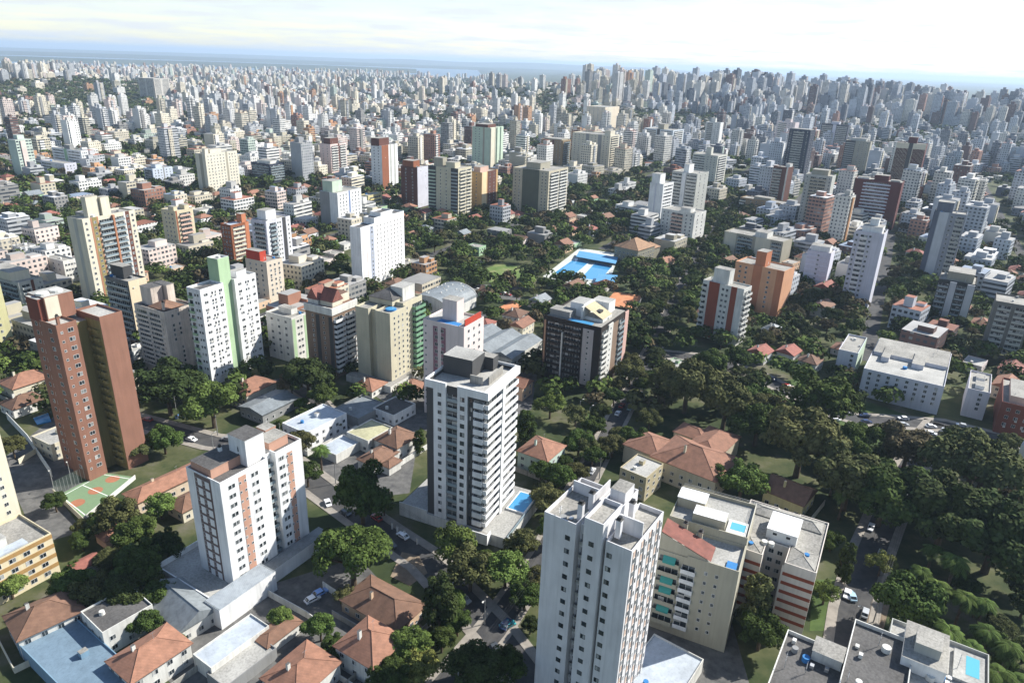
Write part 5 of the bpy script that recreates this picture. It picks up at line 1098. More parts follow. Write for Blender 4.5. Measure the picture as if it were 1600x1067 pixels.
# the big tiled mansion
t = hs((1118, 752), 1000, 1150, 8, 38, W(202, 192, 168, name='mansion_wall'), TILE, 'large old mansion with several joined orange tiled hipped roofs beside the street', wx=20, wy=24, rise=4.6, wings=[(14, 36, 6, 18, 7.6), (2, 16, 22, 36, 7.4), (24, 33, 15, 27, 7.0)], short='the old orange roofed mansion', name='mansion')
hs((1010, 748), 968, 1050, 9, 38, W(190, 178, 146, name='straw_wall'), CONCL, 'straw coloured house with white roof boxes in front of the mansion', flat=True, wx=12, wy=10)
hs((1255, 790), 1205, 1290, 5.5, 40, YELLOW, TILEB, 'yellow house with brown gabled roof under the dark park trees', wx=12, wy=13, gable=True, short='the yellow gabled house', yard=True)
for i, (F, lx, rx, d_, tl) in enumerate([((1195, 556), 1170, 1213, 'small house with dull red roof behind the park trees', TILER), ((1240, 556), 1222, 1260, 'half timbered white cottage with steep red gable', TILER), ((1275, 570), 1258, 1300, 'pale stone cottage with brown tiled roof', TILEB), ((1215, 520), 1190, 1240, 'low blue shaded shed roof among cottages', METALG)]):
    hs(F, lx, rx, 5, 42, OFFW, tl, None, d_, wx=10, wy=9, gable=i in (0, 1), group='small cottages')
hs((20, 608), -10, 52, 5, 30, CREAM, TILE, 'cream house with bright orange roof left of the brown tower', wx=15, wy=12, short='the cream house left of the brown tower', yard=True)
hs((20, 640), -20, 40, 4, 30, OFFW, TILEB, 'low house with brown roof at the left edge by the blue pool', wx=12, wy=10)
# school with arched hall and long grey roofs
t = T('school_hall', 'school hall with wide dark barrel vaulted roof and pale edge arch, centre', 'hall', (700, 486), 650, None, None, h=6, ang=28, wr=30, wl=26, short='the vaulted school hall')
t.body([(0, t.wr, 0, t.wl, 6)], OFFW, CONC, par=.2); b = MB(); nseg = 14; q = []
for i in range(nseg+1):
    a = math.pi*i/nseg; q.append((t.wl/2-math.cos(a)*t.wl/2, 6+math.sin(a)*6.5))
for i in range(nseg): b.quad([(-.4, q[i][0], q[i][1]), (-.4, q[i+1][0], q[i+1][1]), (t.wr+.4, q[i+1][0], q[i+1][1]), (t.wr+.4, q[i][0], q[i][1])], METALG)
t.part('vault_roof', b)
b = MB(); b.quad([(t.wr, y, z-.1) for y, z in q], OFFW); t.part('gable_wall', b); b = MB(); b.quad([(-.02, y, z-.1) for y, z in q][::-1], OFFW); t.part('gable_wall', b); b = MB()
for i in range(nseg): b.bar((t.wr+.5, *q[i]), (t.wr+.5, *q[i+1]), .4, OFFW, 5)
t.part('edge_arch', b)
for i in range(22):
    j = random.randint(2, 9); u = random.uniform(1, t.wr-1); link('roof_light', piece_box(1.0, .6, .15, OFFW)[0].mesh('roof_light'), t.root, (u, q[j][0], q[j][1]+.1), 0)
t2 = T('school_wing', 'long low school wing with grey ridged roof behind the charcoal tower', 'school', (800, 560), 712, None, None, h=6, ang=30, wr=30, wl=36, short='the grey ridged school wing')
t2.body([(0, t2.wr, 0, t2.wl, 5.6)], OFFW, CONC, par=.2); b = MB()
for k in range(3): hip_roof(b, 0, t2.wr, t2.wl*k/3+.5, t2.wl*(k+1)/3-.5, 5.7, 2.2, METALG, .4, True)
t2.part('ridged_roof', b); t2.win('R', .05, .95, 8, 1, 1.6, 1.4, 1, 5)
# field, courts, club pools
GRASSF = noisemat('playing_field', [(0.3, (0.07, 0.12, 0.03)), (0.5, (0.12, 0.17, 0.05)), (0.72, (0.26, 0.22, 0.12))], scale=0.07, detail=6)
sheet('lawn', [(735, 430), (775, 413), (835, 417), (815, 440), (765, 441)], .06, GRASSF)
sheet('car_park', [(730, 462), (745, 444), (818, 447), (812, 470)], .05, YARD)
CLAY = noisemat('clay_court', [(0.3, (0.42, 0.17, 0.08)), (0.7, (0.56, 0.25, 0.13))], scale=0.3)
sheet('clay_court', [(940, 478), (960, 456), (1003, 462), (992, 482)], .07, CLAY)
sheet('clay_court', [(780, 480), (800, 470), (815, 478), (798, 490)], .07, CLAY)
sheet('pool_deck', [(848, 432), (905, 388), (968, 396), (955, 432), (930, 452)], .06, W(206, 208, 200, name='pool_terrace'))
BLUED = W(96, 158, 200, name='blue_court_paint')
for nm, P in (('swimming_pool', [(862, 428), (900, 402), (925, 407), (893, 434)]), ('swimming_pool', [(905, 436), (930, 409), (958, 416), (938, 440)])):
    pts = [at(a, b_, .3) for a, b_ in P]; c = np.mean(pts, 0)
    o = MB().prism([tuple(p) for p in pts], .02, .32, W(200, 214, 218, name='pool_edge')); o.prism([tuple(c+(p-c)*.9) for p in pts], .33, .345, POOLW); o = o.build(nm)
    tag(o, 'bright blue club pool on the pale terrace, %s' % ('left one under the trees' if P[0][0] == 862 else 'right one nearest the tan roofed clubhouse'), 'pool', 'club swimming pools')
o = sheet('shade_roof', None, 3.2, BLUED, poly=[tuple(at(a, b_, 3.2)) for a, b_ in ((905, 392), (966, 402), (962, 412), (900, 401))], thick=.3, struct=False, label='long flat blue shade roof along the club pools', cat='shelter')
o = sheet('shade_roof', None, 3.2, BLUED, poly=[tuple(at(a, b_, 3.2)) for a, b_ in ((935, 428), (965, 430), (962, 441), (930, 440))], thick=.3, struct=False, label='small flat blue shade roof below the club pools', cat='shelter')
hs((945, 448), 925, 962, 4, 40, OFFW, TILER, 'small red roofed club house below the pools', wx=12, wy=9, chim=False)
t = hs((997, 392), 970, 1060, 11, 40, W(150, 146, 128, name='clubhouse_stone'), TILEY, 'big stone clubhouse with tan hipped roof beside the club pools', wx=24, wy=20, rise=6, wings=[(24, 36, 2, 14, 8)], short='the tan roofed clubhouse', name='clubhouse', cat='clubhouse')
# sports court with fence and masts
COURT = W(122, 146, 112, name='court_green', stain=.1)
cp = [(88, 775), (160, 738), (212, 745), (132, 812)]
sheet('sports_court', cp, .08, COURT)
CW = [at(*p, .1) for p in cp]
def lerp2(u, v): return (CW[0]*(1-u)+CW[1]*u)*(1-v)+(CW[3]*(1-u)+CW[2]*u)*v
b = MB(); LINE = plain('court_line', (.75, .75, .72), .8)
def ln(a, c, wd=.12):
    a, c = np.array(a), np.array(c); d = (c-a)/np.hypot(*(c-a)); nn = np.array([-d[1], d[0]])*wd
    b.quad([(*(a-nn), .095), (*(c-nn), .095), (*(c+nn), .095), (*(a+nn), .095)], LINE)
for u in (.06, .5, .94): ln(lerp2(u, .08), lerp2(u, .92))
for v in (.08, .92): ln(lerp2(.06, v), lerp2(.94, v))
structure(b.build('court_lines'))
b = MB()
for u in (.14, .5, .86):
    c = lerp2(u, .5); b.prism([(c[0]+2.2*math.cos(a), c[1]+2.2*math.sin(a)) for a in np.linspace(0, 6.28, 21)[:-1]], .084, .09, W(172, 116, 88, name='court_orange'))
structure(b.build('court_circles'))
b = MB(); MESHM = plain('fence_wire', (.12, .17, .13), .7)
for i in range(15):
    p = lerp2(i/14, -.04); b.bar((*p, 0), (*p, 5), .06, STEEL)
for z in np.linspace(.3, 5, 9): b.bar((*lerp2(0, -.04), z), (*lerp2(1, -.04), z), .03, MESHM, 4)
for i in range(57):
    p = lerp2(i/56, -.04); b.bar((*p, 0), (*p, 5), .018, MESHM, 4)
tag(b.build('court_fence'), 'tall wire fence along the back of the green sports court', 'fence')
for (u, v, l) in ((.02, -.08, 'court floodlight mast at the left end of the court fence'), (.85, -.1, 'court floodlight mast at the right end of the court fence'), (.4, -.1, 'court floodlight mast halfway along the court fence')):
    p = lerp2(u, v); pole(*p, 9, l, arm=1.0, az=150)
wall_line([tuple(at(132, 814, 0)), tuple(at(212, 748, 0))], 1.6, OFFW, label='white wall along the front of the sports court')
wall_line([tuple(at(84, 772, 0)), tuple(at(134, 820, 0))], 2.2, CREAM, label='cream wall at the left end of the sports court')
wall_line([tuple(at(12, 655, 0)), tuple(at(45, 690, 0)), tuple(at(82, 745, 0))], 3.0, OFFW, label='tall white yard wall left of the brown tower')
wall_line([tuple(at(30, 725, 0)), tuple(at(78, 695, 0))], 2.0, CREAM, label='low cream wall crossing the yard of the brown tower')
b = MB(); P = [at(a, c_, .3) for a, c_ in ((52, 653), (75, 645), (80, 658), (58, 663))]; b.prism([tuple(p) for p in P], .02, .35, BLUEP, POOLW); tag(b.build('swimming_pool'), 'small blue yard pool left of the brown brick tower', 'pool')
sheet('yard_paving', [(0, 720), (85, 650), (130, 760), (90, 775), (130, 830), (60, 850)], .03, YARD)
sheet('yard_paving', [(500, 640), (660, 640), (640, 770), (560, 780), (500, 740)], .03, YARD)
sheet('yard_paving', [(240, 1040), (400, 920), (560, 870), (680, 1000), (560, 1080), (300, 1100)], .03, YARD)
sheet('yard_paving', [(1000, 960), (1140, 960), (1180, 1100), (960, 1100)], .03, YARD)
sheet('yard_paving', [(560, 600), (690, 560), (840, 580), (830, 640), (690, 690)], .025, YARD)
sheet('lawn', [(1150, 610), (1250, 590), (1450, 660), (1440, 690), (1300, 700)], .03, GRASS)
sheet('bare_earth', [(628, 862), (655, 868), (668, 895), (640, 915), (610, 900)], .045, DIRT)
sheet('lawn', [(900, 640), (925, 630), (938, 645), (915, 660)], .04, GRASS)
sheet('bare_earth', [(1372, 900), (1400, 905), (1380, 985), (1350, 990)], .045, DIRT)
sheet('lawn', [(1270, 905), (1310, 905), (1305, 985), (1265, 985)], .04, GRASS)
wall_line([tuple(at(390, 915, 0)), tuple(at(480, 965, 0)), tuple(at(505, 985, 0))], 2.2, OFFW, label='white garden wall running below the white podium')
wall_line([tuple(at(505, 918, 0)), tuple(at(560, 955, 0))], 2.2, OFFW, label='short white wall between podium and the long brown roofed house')
wall_line([tuple(at(660, 770, 0)), tuple(at(625, 800, 0))], 2.5, OFFW, label='white boundary wall left of the charcoal tower podium')
wall_line([tuple(at(1000, 480, 0)), tuple(at(985, 500, 0)), tuple(at(1010, 455, 0))], 2.0, OFFW, label='white wall beside the clay court')
wall_line([tuple(at(735, 418, 0)), tuple(at(785, 400, 0))], 2.4, OFFW, label='white wall behind the playing field')
for i, (x, y) in enumerate(((613, 826), (621, 832), (632, 838), (652, 850))):
    p = at(x, y, 0); o = MB().box(-.25, .25, -.25, .25, 0, 2.4, OFFW).box(-.32, .32, -.32, .32, 2.4, 2.55, CONC).build('gate_post', None, (*p, 0)); auto(o, 'white concrete gate post by the street', 'post', *p, 2, 'gate posts below the podium')
for (x, y, h_, d_, az) in ((335, 712, 9, 'slim white street lamp beside the dirt lane', 60), (275, 640, 8, 'slim street lamp near parked car', 70), (757, 975, 8, 'white street lamp on the dark street corner', 200), (920, 660, 7, 'pale utility pole beside the street', 60), (905, 650, 7, 'pale utility pole on the lawn', 60), (1005, 640, 8, 'utility pole by the street trees', 250), (965, 600, 8, 'utility pole by the dark brown tower', 60), (1340, 980, 7, 'street lamp beside the leafy lane', 250)):
    pole(*at(x, y, 0), h_, None, d_, arm=1.2, az=az)
# substation masts at far left
for i, (x, y) in enumerate(((8, 500), (5, 400), (22, 396), (30, 402), (40, 395), (48, 400), (62, 392))):
    p = at(x, y, 0); o = empty('lattice_mast', (*p, 0)); hh = 22 if i == 0 else 11
    b = MB()
    for sx in (-.7, .7):
        for sy in (-.7, .7): b.bar((sx, sy, 0), (sx*.25, sy*.25, hh), .09, STEEL, 4)
    for k in range(9):
        z = hh*k/9; f_ = 1-.75*k/9; b.bar((-.7*f_, -.7*f_, z), (.7*f_, .7*f_, z+hh/9), .05, STEEL, 4); b.bar((.7*f_, -.7*f_, z), (-.7*f_, .7*f_, z+hh/9), .05, STEEL, 4)
    b.build('tower', o); c = MB()
    for z in (hh*.85, hh*.97): c.bar((-2.2, 0, z), (2.2, 0, z), .08, STEEL, 4)
    c.build('cross_arm', o); auto(o, 'grey lattice power mast', 'mast', *p, hh, 'power masts at far left')
# ================================================================== CARS
WC, BC, SC, RC, GC = (.8, .8, .8), (.03, .05, .12), (.4, .42, .44), (.35, .04, .03), (.05, .055, .06)
def carP(x, y, az, c, label=None, d=None): p = at(x, y, .7); return car(p[0], p[1], az, c, label, d)
carP(596, 838, 118, WC, 'white hatchback on the street beside the spreading tree')
carP(793, 975, 60, (.05, .35, .38), 'teal car in dark shade at the bottom crossing'); carP(1331, 930, 8, (.35, .5, .6), 'pale blue car parked on the leafy lane at right')
carP(984, 613, 30, WC, 'white car farthest up the street by the dark tower'); carP(966, 645, 28, WC, 'white car nearest in the street row by the dark tower'); carP(972, 633, 28, RC, 'red car between two white cars in the street'); carP(985, 637, 208, (.3, .4, .42), 'grey blue car on the right side of the street')
carP(1455, 676, 118, WC, 'long white van like car by the housing lawn'); carP(283, 650, 60, (.1, .2, .4), 'dark blue car on the lane behind the white salmon tower'); carP(512, 785, 150, WC, 'white car half under the big round tree')
carP(500, 925, 45, (.2, .35, .7), 'blue car in the yard of the white podium'); carP(488, 935, 45, WC, 'white car beside the blue car in the podium yard'); carP(645, 972, 35, SC, 'silver car beside the long brown roofed house')
carP(955, 868+0, 30, WC, 'white car deep between fin tower and trees') if False else None
for i, (x, y) in enumerate([(748, 452), (755, 455), (762, 458), (770, 456), (778, 459), (786, 456), (794, 460), (802, 457), (808, 462), (765, 448), (780, 450), (796, 451)]):
    carP(x, y, 120, random.choice((WC, WC, GC, SC, RC)), None, '%s car in the school car park' % ('pale' if i % 3 else 'dark')) 
for i, (x, y, az) in enumerate([(1305, 655, 85), (1520, 690, 75), (1098, 572, 80), (1128, 578, 80), (1062, 470, 25), (1045, 500, 25), (1092, 410, 25), (1100, 398, 25), (1148, 325, 30), (1155, 318, 30), (700, 905, 130), (725, 935, 130), (540, 800, 130), (875, 830, 30), (925, 735, 25)]):
    c = [WC, SC, GC, BC, WC][i % 5]; carP(x, y, az, c, None, '%s car on the roadside' % ['white', 'silver', 'charcoal', 'navy', 'white'][i % 5])

# ================================================================== TREES
TP = treeP
TP(565, 770, 98, 'round', 'deep', 'large dense round tree in front of the middle houses', 1.15)
TP(550, 862, 118, 'umbrella', 'mid', 'broad spreading tree beside the white car at lower middle', 1.05)
TP(686, 945, 70, 'tall', 'dark', 'tall dark tree casting shade on the brown roof, bottom middle', 1.25)
TP(712, 850, 70, 'airy', 'fresh', 'fresh green tree at the front corner of the charcoal tower podium', 1.1)
TP(735, 890, 80, 'airy', 'olive', 'yellowish street tree just below the fresh green one')
TP(790, 890, 70, 'airy', 'fresh', 'pale street tree left of the finned tower')
TP(815, 850, 55, 'airy', 'olive', 'loose olive tree beside the blue podium pool'); TP(855, 780, 60, 'airy', 'olive', 'olive street tree between pool podium and street'); TP(875, 745, 55, 'round', 'mid', 'street tree in front of the mint green house')
TP(905, 690, 50, 'round', 'mid', 'street tree right of the mint green house'); TP(822, 668, 42, 'tall', 'deep', 'deep green tree against the right side of the charcoal tower', 1.2)
TP(655, 690, 28, 'tall', 'deep', 'narrow dark tree against the left side of the charcoal tower', 1.3)
TP(860, 632, 50, 'airy', 'fresh', 'light green bushy tree behind the mint green house'); TP(900, 648, 40, 'airy', 'olive', 'small olive tree near the street lawn'); TP(985, 582, 50, 'round', 'olive', 'round tree at the foot of the dark brown tower')
TP(1075, 600, 100, 'round', 'olive', 'biggest grey green tree above the old mansion'); TP(1135, 632, 95, 'round', 'olive', 'broad olive tree right behind the old mansion'); TP(1185, 660, 80, 'round', 'deep', 'dense tree at the right shoulder of the mansion'); TP(1030, 600, 45, 'tall', 'olive', 'slim tree between street and big grey green tree')
TP(1110, 570, 55, 'round', 'mid', 'mid green tree above the big grey green tree'); TP(1150, 560, 50, 'airy', 'deep', 'loose dark tree left of the small cottages'); TP(1180, 620, 45, 'round', 'mid', 'tree beside the white shed roof in the park')
TP(1285, 625, 105, 'round', 'mid', 'great round tree in front of the long white housing block'); TP(1255, 690, 120, 'round', 'olive', 'wide olive crowned tree left in the park'); TP(1330, 745, 110, 'round', 'olive', 'wide olive tree in the middle of the park'); TP(1385, 770, 110, 'round', 'deep', 'deep green tree right of the park middle'); TP(1420, 700, 80, 'round', 'brown', 'brownish round tree by the housing lawn')
TP(1525, 720, 130, 'umbrella', 'olive', 'huge olive tree at the right edge of the park', 1.1); TP(1480, 800, 120, 'round', 'dark', 'dark tree below the huge park tree'); TP(1560, 830, 130, 'round', 'dark', 'very dark tree at the right frame edge'); TP(1340, 690, 70, 'round', 'mid', 'mid green tree under the great round tree')
TP(1420, 945, 92, 'round', 'mid', 'bright topped round tree by the leafy lane, right', 1.05); TP(1322, 880, 36, 'tall', 'deep', 'slender deep green tree beside the striped building', 1.5); TP(1378, 880, 42, 'airy', 'yellow', 'yellowish loose tree by the lane'); TP(1290, 925, 42, 'airy', 'fresh', 'small fresh tree right of the brick stripes'); TP(1300, 845, 36, 'round', 'deep', 'small tree at the striped roof corner')
TP(1180, 945, 66, 'tall', 'olive', 'tall olive tree in the gap before the striped building', 1.25); TP(1190, 985, 70, 'round', 'deep', 'leafy tree at the foot of the striped building'); TP(1160, 750, 72, 'airy', 'fresh', 'pale green tree behind the rooftop pool building'); TP(1120, 745, 50, 'airy', 'mid', 'tree at the mansion corner beside the pale green tree')
TP(1000, 690, 46, 'round', 'deep', 'dark tree between street and mansion terrace'); TP(945, 705, 22, 'cone', 'deep', 'narrow conifer at the corner of the street'); TP(980, 680, 36, 'airy', 'mid', 'street tree left of the mansion')
for i, (x, y, w_) in enumerate(((1460, 855, 36), (1495, 872, 46), (1465, 912, 44), (1485, 985, 50), (1520, 1010, 46), (1560, 1050, 56), (1320, 770, 34), (1312, 715, 30), (430-10, 700+8, 40), (500, 700, 34))):
    TP(x, y, w_, 'palm', 'mid', None, desc='tall feathery palm', do_mark=True, group='palms')
TP(330, 630, 80, 'round', 'fresh', 'rounded bright tree in front of the white green shaft tower'); TP(260, 605, 90, 'round', 'dark', 'dark dense tree at the foot of the weathered cream tower'); TP(255, 685, 50, 'round', 'mid', 'round tree beside the brown tower base'); TP(300, 600, 50, 'round', 'deep', 'deep green tree between dark and bright trees'); TP(480, 590, 70, 'round', 'dark', 'dark tree below the taupe tower'); TP(505, 615, 46, 'round', 'deep', 'dark tree above the white modern villa'); TP(455, 600, 40, 'round', 'brown', 'brownish tree left of the dark tree')
TP(215, 880, 70, 'round', 'deep', 'deep green tree left of the white podium'); TP(185, 805, 60, 'airy', 'olive', 'olive tree below the sports court'); TP(250, 790, 44, 'airy', 'fresh', 'light tree below the long orange roof'); TP(215, 830, 54, 'round', 'deep', 'dark tree right of the salmon roofed shed'); TP(150, 822, 34, 'tall', 'mid', 'slim tree left of the salmon roofed shed'); TP(260, 850, 50, 'round', 'dark', 'dark tree against the podium wall'); TP(110, 915, 54, 'round', 'mid', 'mid green tree right of the banded building'); TP(150, 925, 60, 'airy', 'olive', 'olive tree in the left garden'); TP(195, 925, 64, 'round', 'dark', 'dark tree in the left garden'); TP(250, 930, 46, 'round', 'deep', 'garden tree near the slatted roof'); TP(15, 915, 40, 'round', 'fresh', 'fresh tree before the banded building'); TP(85, 960, 40, 'airy', 'olive', 'bush like tree beside the white left edge house')
TP(500, 980, 50, 'round', 'mid', 'round garden tree left of the pyramid roof house'); TP(540, 930, 34, 'airy', 'olive', 'small tree at the corner of the brown roof'); TP(640, 1010, 60, 'round', 'mid', 'tree right of the pyramid roof house'); TP(660, 1040, 60, 'airy', 'yellow', 'yellowish tree at the bottom edge'); TP(610, 1055, 60, 'round', 'deep', 'deep green tree at the bottom edge below pyramid roof'); TP(740, 1045, 80, 'round', 'dark', 'dark tree on the bottom edge by the crossing'); TP(790, 1040, 66, 'airy', 'deep', 'dark street tree left of the finned tower base'); TP(820, 930, 56, 'airy', 'deep', 'shaded street tree touching the finned tower'); TP(600, 790, 36, 'airy', 'mid', 'light tree right of the big round tree')
TP(690, 1000, 46, 'round', 'deep', 'dark bush tree under the tall dark tree'); TP(470, 690, 44, 'airy', 'olive', 'garden tree right of the salmon striped tower'); TP(520, 660, 30, 'round', 'deep', 'small tree at the villa corner'); TP(480, 740, 46, 'airy', 'deep', 'tree against the right side of the salmon striped tower'); TP(525, 845, 50, 'round', 'deep', 'dark tree touching the right side of the salmon striped tower')
# street and park belts filled tree by tree
def belt(poly, n, r0, r1, kinds, hues, tol=.25, gap=.8, tries=60):
    xs = [p[0] for p in poly]; ys = [p[1] for p in poly]; got = []
    def inside(x, y):
        c = False; j = len(poly)-1
        for i in range(len(poly)):
            if (poly[i][1] > y) != (poly[j][1] > y) and x < (poly[j][0]-poly[i][0])*(y-poly[i][1])/(poly[j][1]-poly[i][1])+poly[i][0]: c = not c
            j = i
        return c
    k = 0
    while len(got) < n and k < n*tries:
        k += 1
        x, y = random.uniform(min(xs), max(xs)), random.uniform(min(ys), max(ys))
        if not inside(x, y): continue
        p = atg(x, y); r = random.uniform(r0, r1)
        if any((p[0]-g[0])**2+(p[1]-g[1])**2 < (gap*(r+g[2]))**2 for g in got): continue
        if not free(p[0]-r*.5, p[1]-r*.5, r, r, 0, tol): continue
        got.append((p[0], p[1], r)); tree(p[0], p[1], r, random.choice(kinds), random.choice(hues))
    return len(got)
DK = ['round', 'round', 'umbrella', 'airy']
belt([(1180, 640), (1300, 680), (1600, 700), (1600, 900), (1460, 850), (1400, 840), (1300, 820), (1200, 720)], 24, 4.0, 8, DK, ['deep', 'deep', 'mid', 'olive', 'olive', 'brown'])
belt([(1060, 440), (1110, 420), (1240, 560), (1200, 640), (1040, 560)], 15, 4, 6.5, DK, ['olive', 'deep', 'mid', 'dark'])
belt([(1000, 480), (1070, 430), (1110, 470), (1050, 560), (1010, 560)], 7, 3, 5.5, DK, ['olive', 'deep', 'mid'])
belt([(820, 440), (880, 440), (950, 470), (940, 500), (860, 470), (800, 480)], 9, 3, 5, DK, ['fresh', 'deep', 'olive'])
belt([(640, 340), (720, 350), (840, 350), (850, 400), (740, 410), (640, 400)], 17, 4.5, 8, DK, ['dark', 'deep', 'olive'])
belt([(860, 300), (960, 290), (1010, 300), (960, 340), (900, 370), (860, 360)], 11, 4.5, 8, DK, ['dark', 'deep', 'mid'])
belt([(1220, 470), (1310, 470), (1320, 520), (1250, 540)], 10, 4.5, 8, DK, ['dark', 'dark', 'brown'])
belt([(1380, 380), (1450, 380), (1450, 500), (1370, 500)], 12, 4.5, 8, DK, ['dark', 'brown', 'deep'])
belt([(0, 820), (130, 780), (280, 860), (240, 960), (120, 940), (100, 890)], 8, 2.5, 4.5, DK, ['deep', 'mid', 'olive'])
belt([(400, 640), (500, 640), (510, 760), (480, 780)], 5, 2.5, 4, DK, ['deep', 'mid'])
belt([(830, 760), (930, 660), (950, 700), (860, 830)], 8, 2.5, 4.5, DK, ['olive', 'fresh', 'deep'])
belt([(690, 870), (830, 850), (840, 1060), (700, 1060)], 8, 2.5, 4.5, DK, ['dark', 'deep', 'mid'], tol=.4)
belt([(480, 370), (540, 370), (545, 440), (480, 440)], 4, 3, 6, DK, ['dark', 'mid'])
belt([(215, 400), (350, 400), (350, 450), (230, 450)], 4, 3, 5.5, DK, ['mid', 'fresh', 'deep'])
belt([(1470, 890), (1600, 900), (1600, 1066), (1540, 1040)], 9, 3, 5, DK, ['deep', 'dark', 'olive', 'mid'])
for (x, y, w_) in ((1545, 985, 44), (1580, 1010, 46), (1508, 930, 40), (1540, 940, 38), (1590, 1062, 50), (1440, 890, 36)): TP(x, y, w_, 'palm', 'mid', None, desc='tall feathery palm', group='palms')
belt([(1440, 500), (1600, 400), (1600, 560), (1480, 560)], 6, 4, 7, DK, ['dark', 'deep', 'brown'])
belt([(1380, 330), (1600, 300), (1600, 400), (1420, 400)], 6, 4, 7, DK, ['dark', 'deep', 'mid'])
belt([(1090, 330), (1160, 270), (1230, 330), (1150, 400), (1110, 400)], 6, 4, 7, DK, ['dark', 'deep', 'olive'])
# avenue trees, whose crowns hang over the pavement
i = 0
for p, q in zip(roadB[7:], roadB[8:]):
    d = (q-p)/np.hypot(*(q-p)); nn = np.array([-d[1], d[0]])
    for s_ in (-1, 1):
        i += 1
        if i % 11 == 5: continue
        c = p+nn*s_*random.uniform(3.6, 5.6)+d*random.uniform(-2, 4); tree(c[0], c[1], random.uniform(3.8, 5.6), random.choice(('round', 'umbrella', 'round')), random.choice(('olive', 'deep', 'dark')), None, desc='street tree of the long avenue', do_mark=False)
# yards at the lower left
hs((330, 1045), 285, 400, 4.2, 33, OFFW, METALR, 'long low white garage with pale sheet roof below the white podium', name='garage', flat=True, wx=16, wy=7, win=False, chim=False, cat='garage')
hs((352, 1075), 300, 400, 3.0, 33, GREY, CONCL, 'low grey yard roof at the bottom edge under the garage', name='shed', flat=True, wx=14, wy=7, win=False, chim=False, cat='shed')
hs((418, 1010), 395, 480, 3.2, 33, OFFW, TILEB, 'flat brown tiled lean to beside the podium garden wall', name='shed', wx=10, wy=5, rise=.9, win=False, chim=False, cat='shed')
TP(440, 965, 36, 'round', 'fresh', 'small bright tree in the podium yard'); TP(520, 1010, 40, 'round', 'deep', 'garden tree on the left flank of the pyramid roof house'); TP(275, 1010, 36, 'airy', 'mid', 'shrub like tree beside the slatted roof house'); TP(230, 975, 46, 'round', 'deep', 'deep tree above the bottom left orange house')

# more cars along the kerbs, poles and overhead cables
CC = [(WC, 'white'), (WC, 'white'), (SC, 'silver'), (GC, 'charcoal'), (BC, 'navy'), (RC, 'red'), ((.25, .25, .26), 'grey')]
for rd, wd, nm in ((roadA, 7.5, 'street'), (roadB[:9], 6.8, 'avenue'), (roadE, 8, 'cross street'), (roadF, 7, 'lane'), (roadC, 7.5, 'leafy lane')):
    for p, q in zip(rd, rd[1:]):
        d = (q-p)/np.hypot(*(q-p)); nn = np.array([-d[1], d[0]])
        for s_ in (-1, 1):
            if random.random() < .45:
                c = p+d*random.uniform(1, 9)+nn*s_*(wd/2-1.15); k = random.choice(CC)
                car(c[0], c[1], math.degrees(math.atan2(d[0], d[1]))+(0 if s_ < 0 else 180), k[0], None, '%s car parked on the %s' % (k[1], nm), z=.05)
def cable_run(rd, side, wd, nm, step=3):
    pts = []
    for i in range(0, len(rd)-1, step):
        d = (rd[i+1]-rd[i])/np.hypot(*(rd[i+1]-rd[i])); pts.append(rd[i]+np.array([-d[1], d[0]])*side*(wd/2+1.2))
    for p in pts:
        o = empty('utility_pole', (*p, 0)); MB().cyl(0, 0, 0, 8.6, .17, .11, 8, GREY).build('pole', o); b = MB(); b.box(-.9, .9, -.06, .06, 8.0, 8.15, BARK); b.build('cross_arm', o); auto(o, 'grey utility pole beside the %s' % nm, 'utility pole', *p, 8, 'utility poles')
    for p, q in zip(pts, pts[1:]):
        b = MB()
        for off in (-.7, 0, .7):
            prev = None
            for t_ in np.linspace(0, 1, 7):
                c = (p[0]+(q[0]-p[0])*t_+off, p[1]+(q[1]-p[1])*t_, 8.1-1.6*t_*(1-t_))
                if prev: b.bar(prev, c, .025, BLACKP, 4)
                prev = c
        auto(b.build('overhead_cable'), 'overhead cable span along the %s' % nm, 'cable', (p[0]+q[0])/2, (p[1]+q[1])/2, 7.5, 'overhead cables')
cable_run(roadA, 1, 7.5, 'street'); cable_run(roadF, 1, 7, 'lane'); cable_run(roadB[:9], -1, 6.8, 'avenue'); cable_run(roadC, -1, 7.5, 'leafy lane')

for (x, y, w_, k, h_, l) in ((882, 792, 46, 'airy', 'olive', 'olive street tree halfway up the avenue, left kerb'), (862, 828, 50, 'round', 'mid', 'mid green street tree above the finned tower roof'), (838, 905, 48, 'airy', 'olive', 'olive tree tight against the finned tower'), (900, 740, 44, 'round', 'olive', 'olive tree on the kerb before the mint green house'), (926, 712, 40, 'airy', 'deep', 'deep green kerb tree where the avenue widens'), (1015, 655, 40, 'round', 'olive', 'olive kerb tree right of the parked street cars'), (845, 735, 40, 'airy', 'mid', 'loose tree between pool podium and mint green house')):
    TP(x, y, w_, k, h_, l)
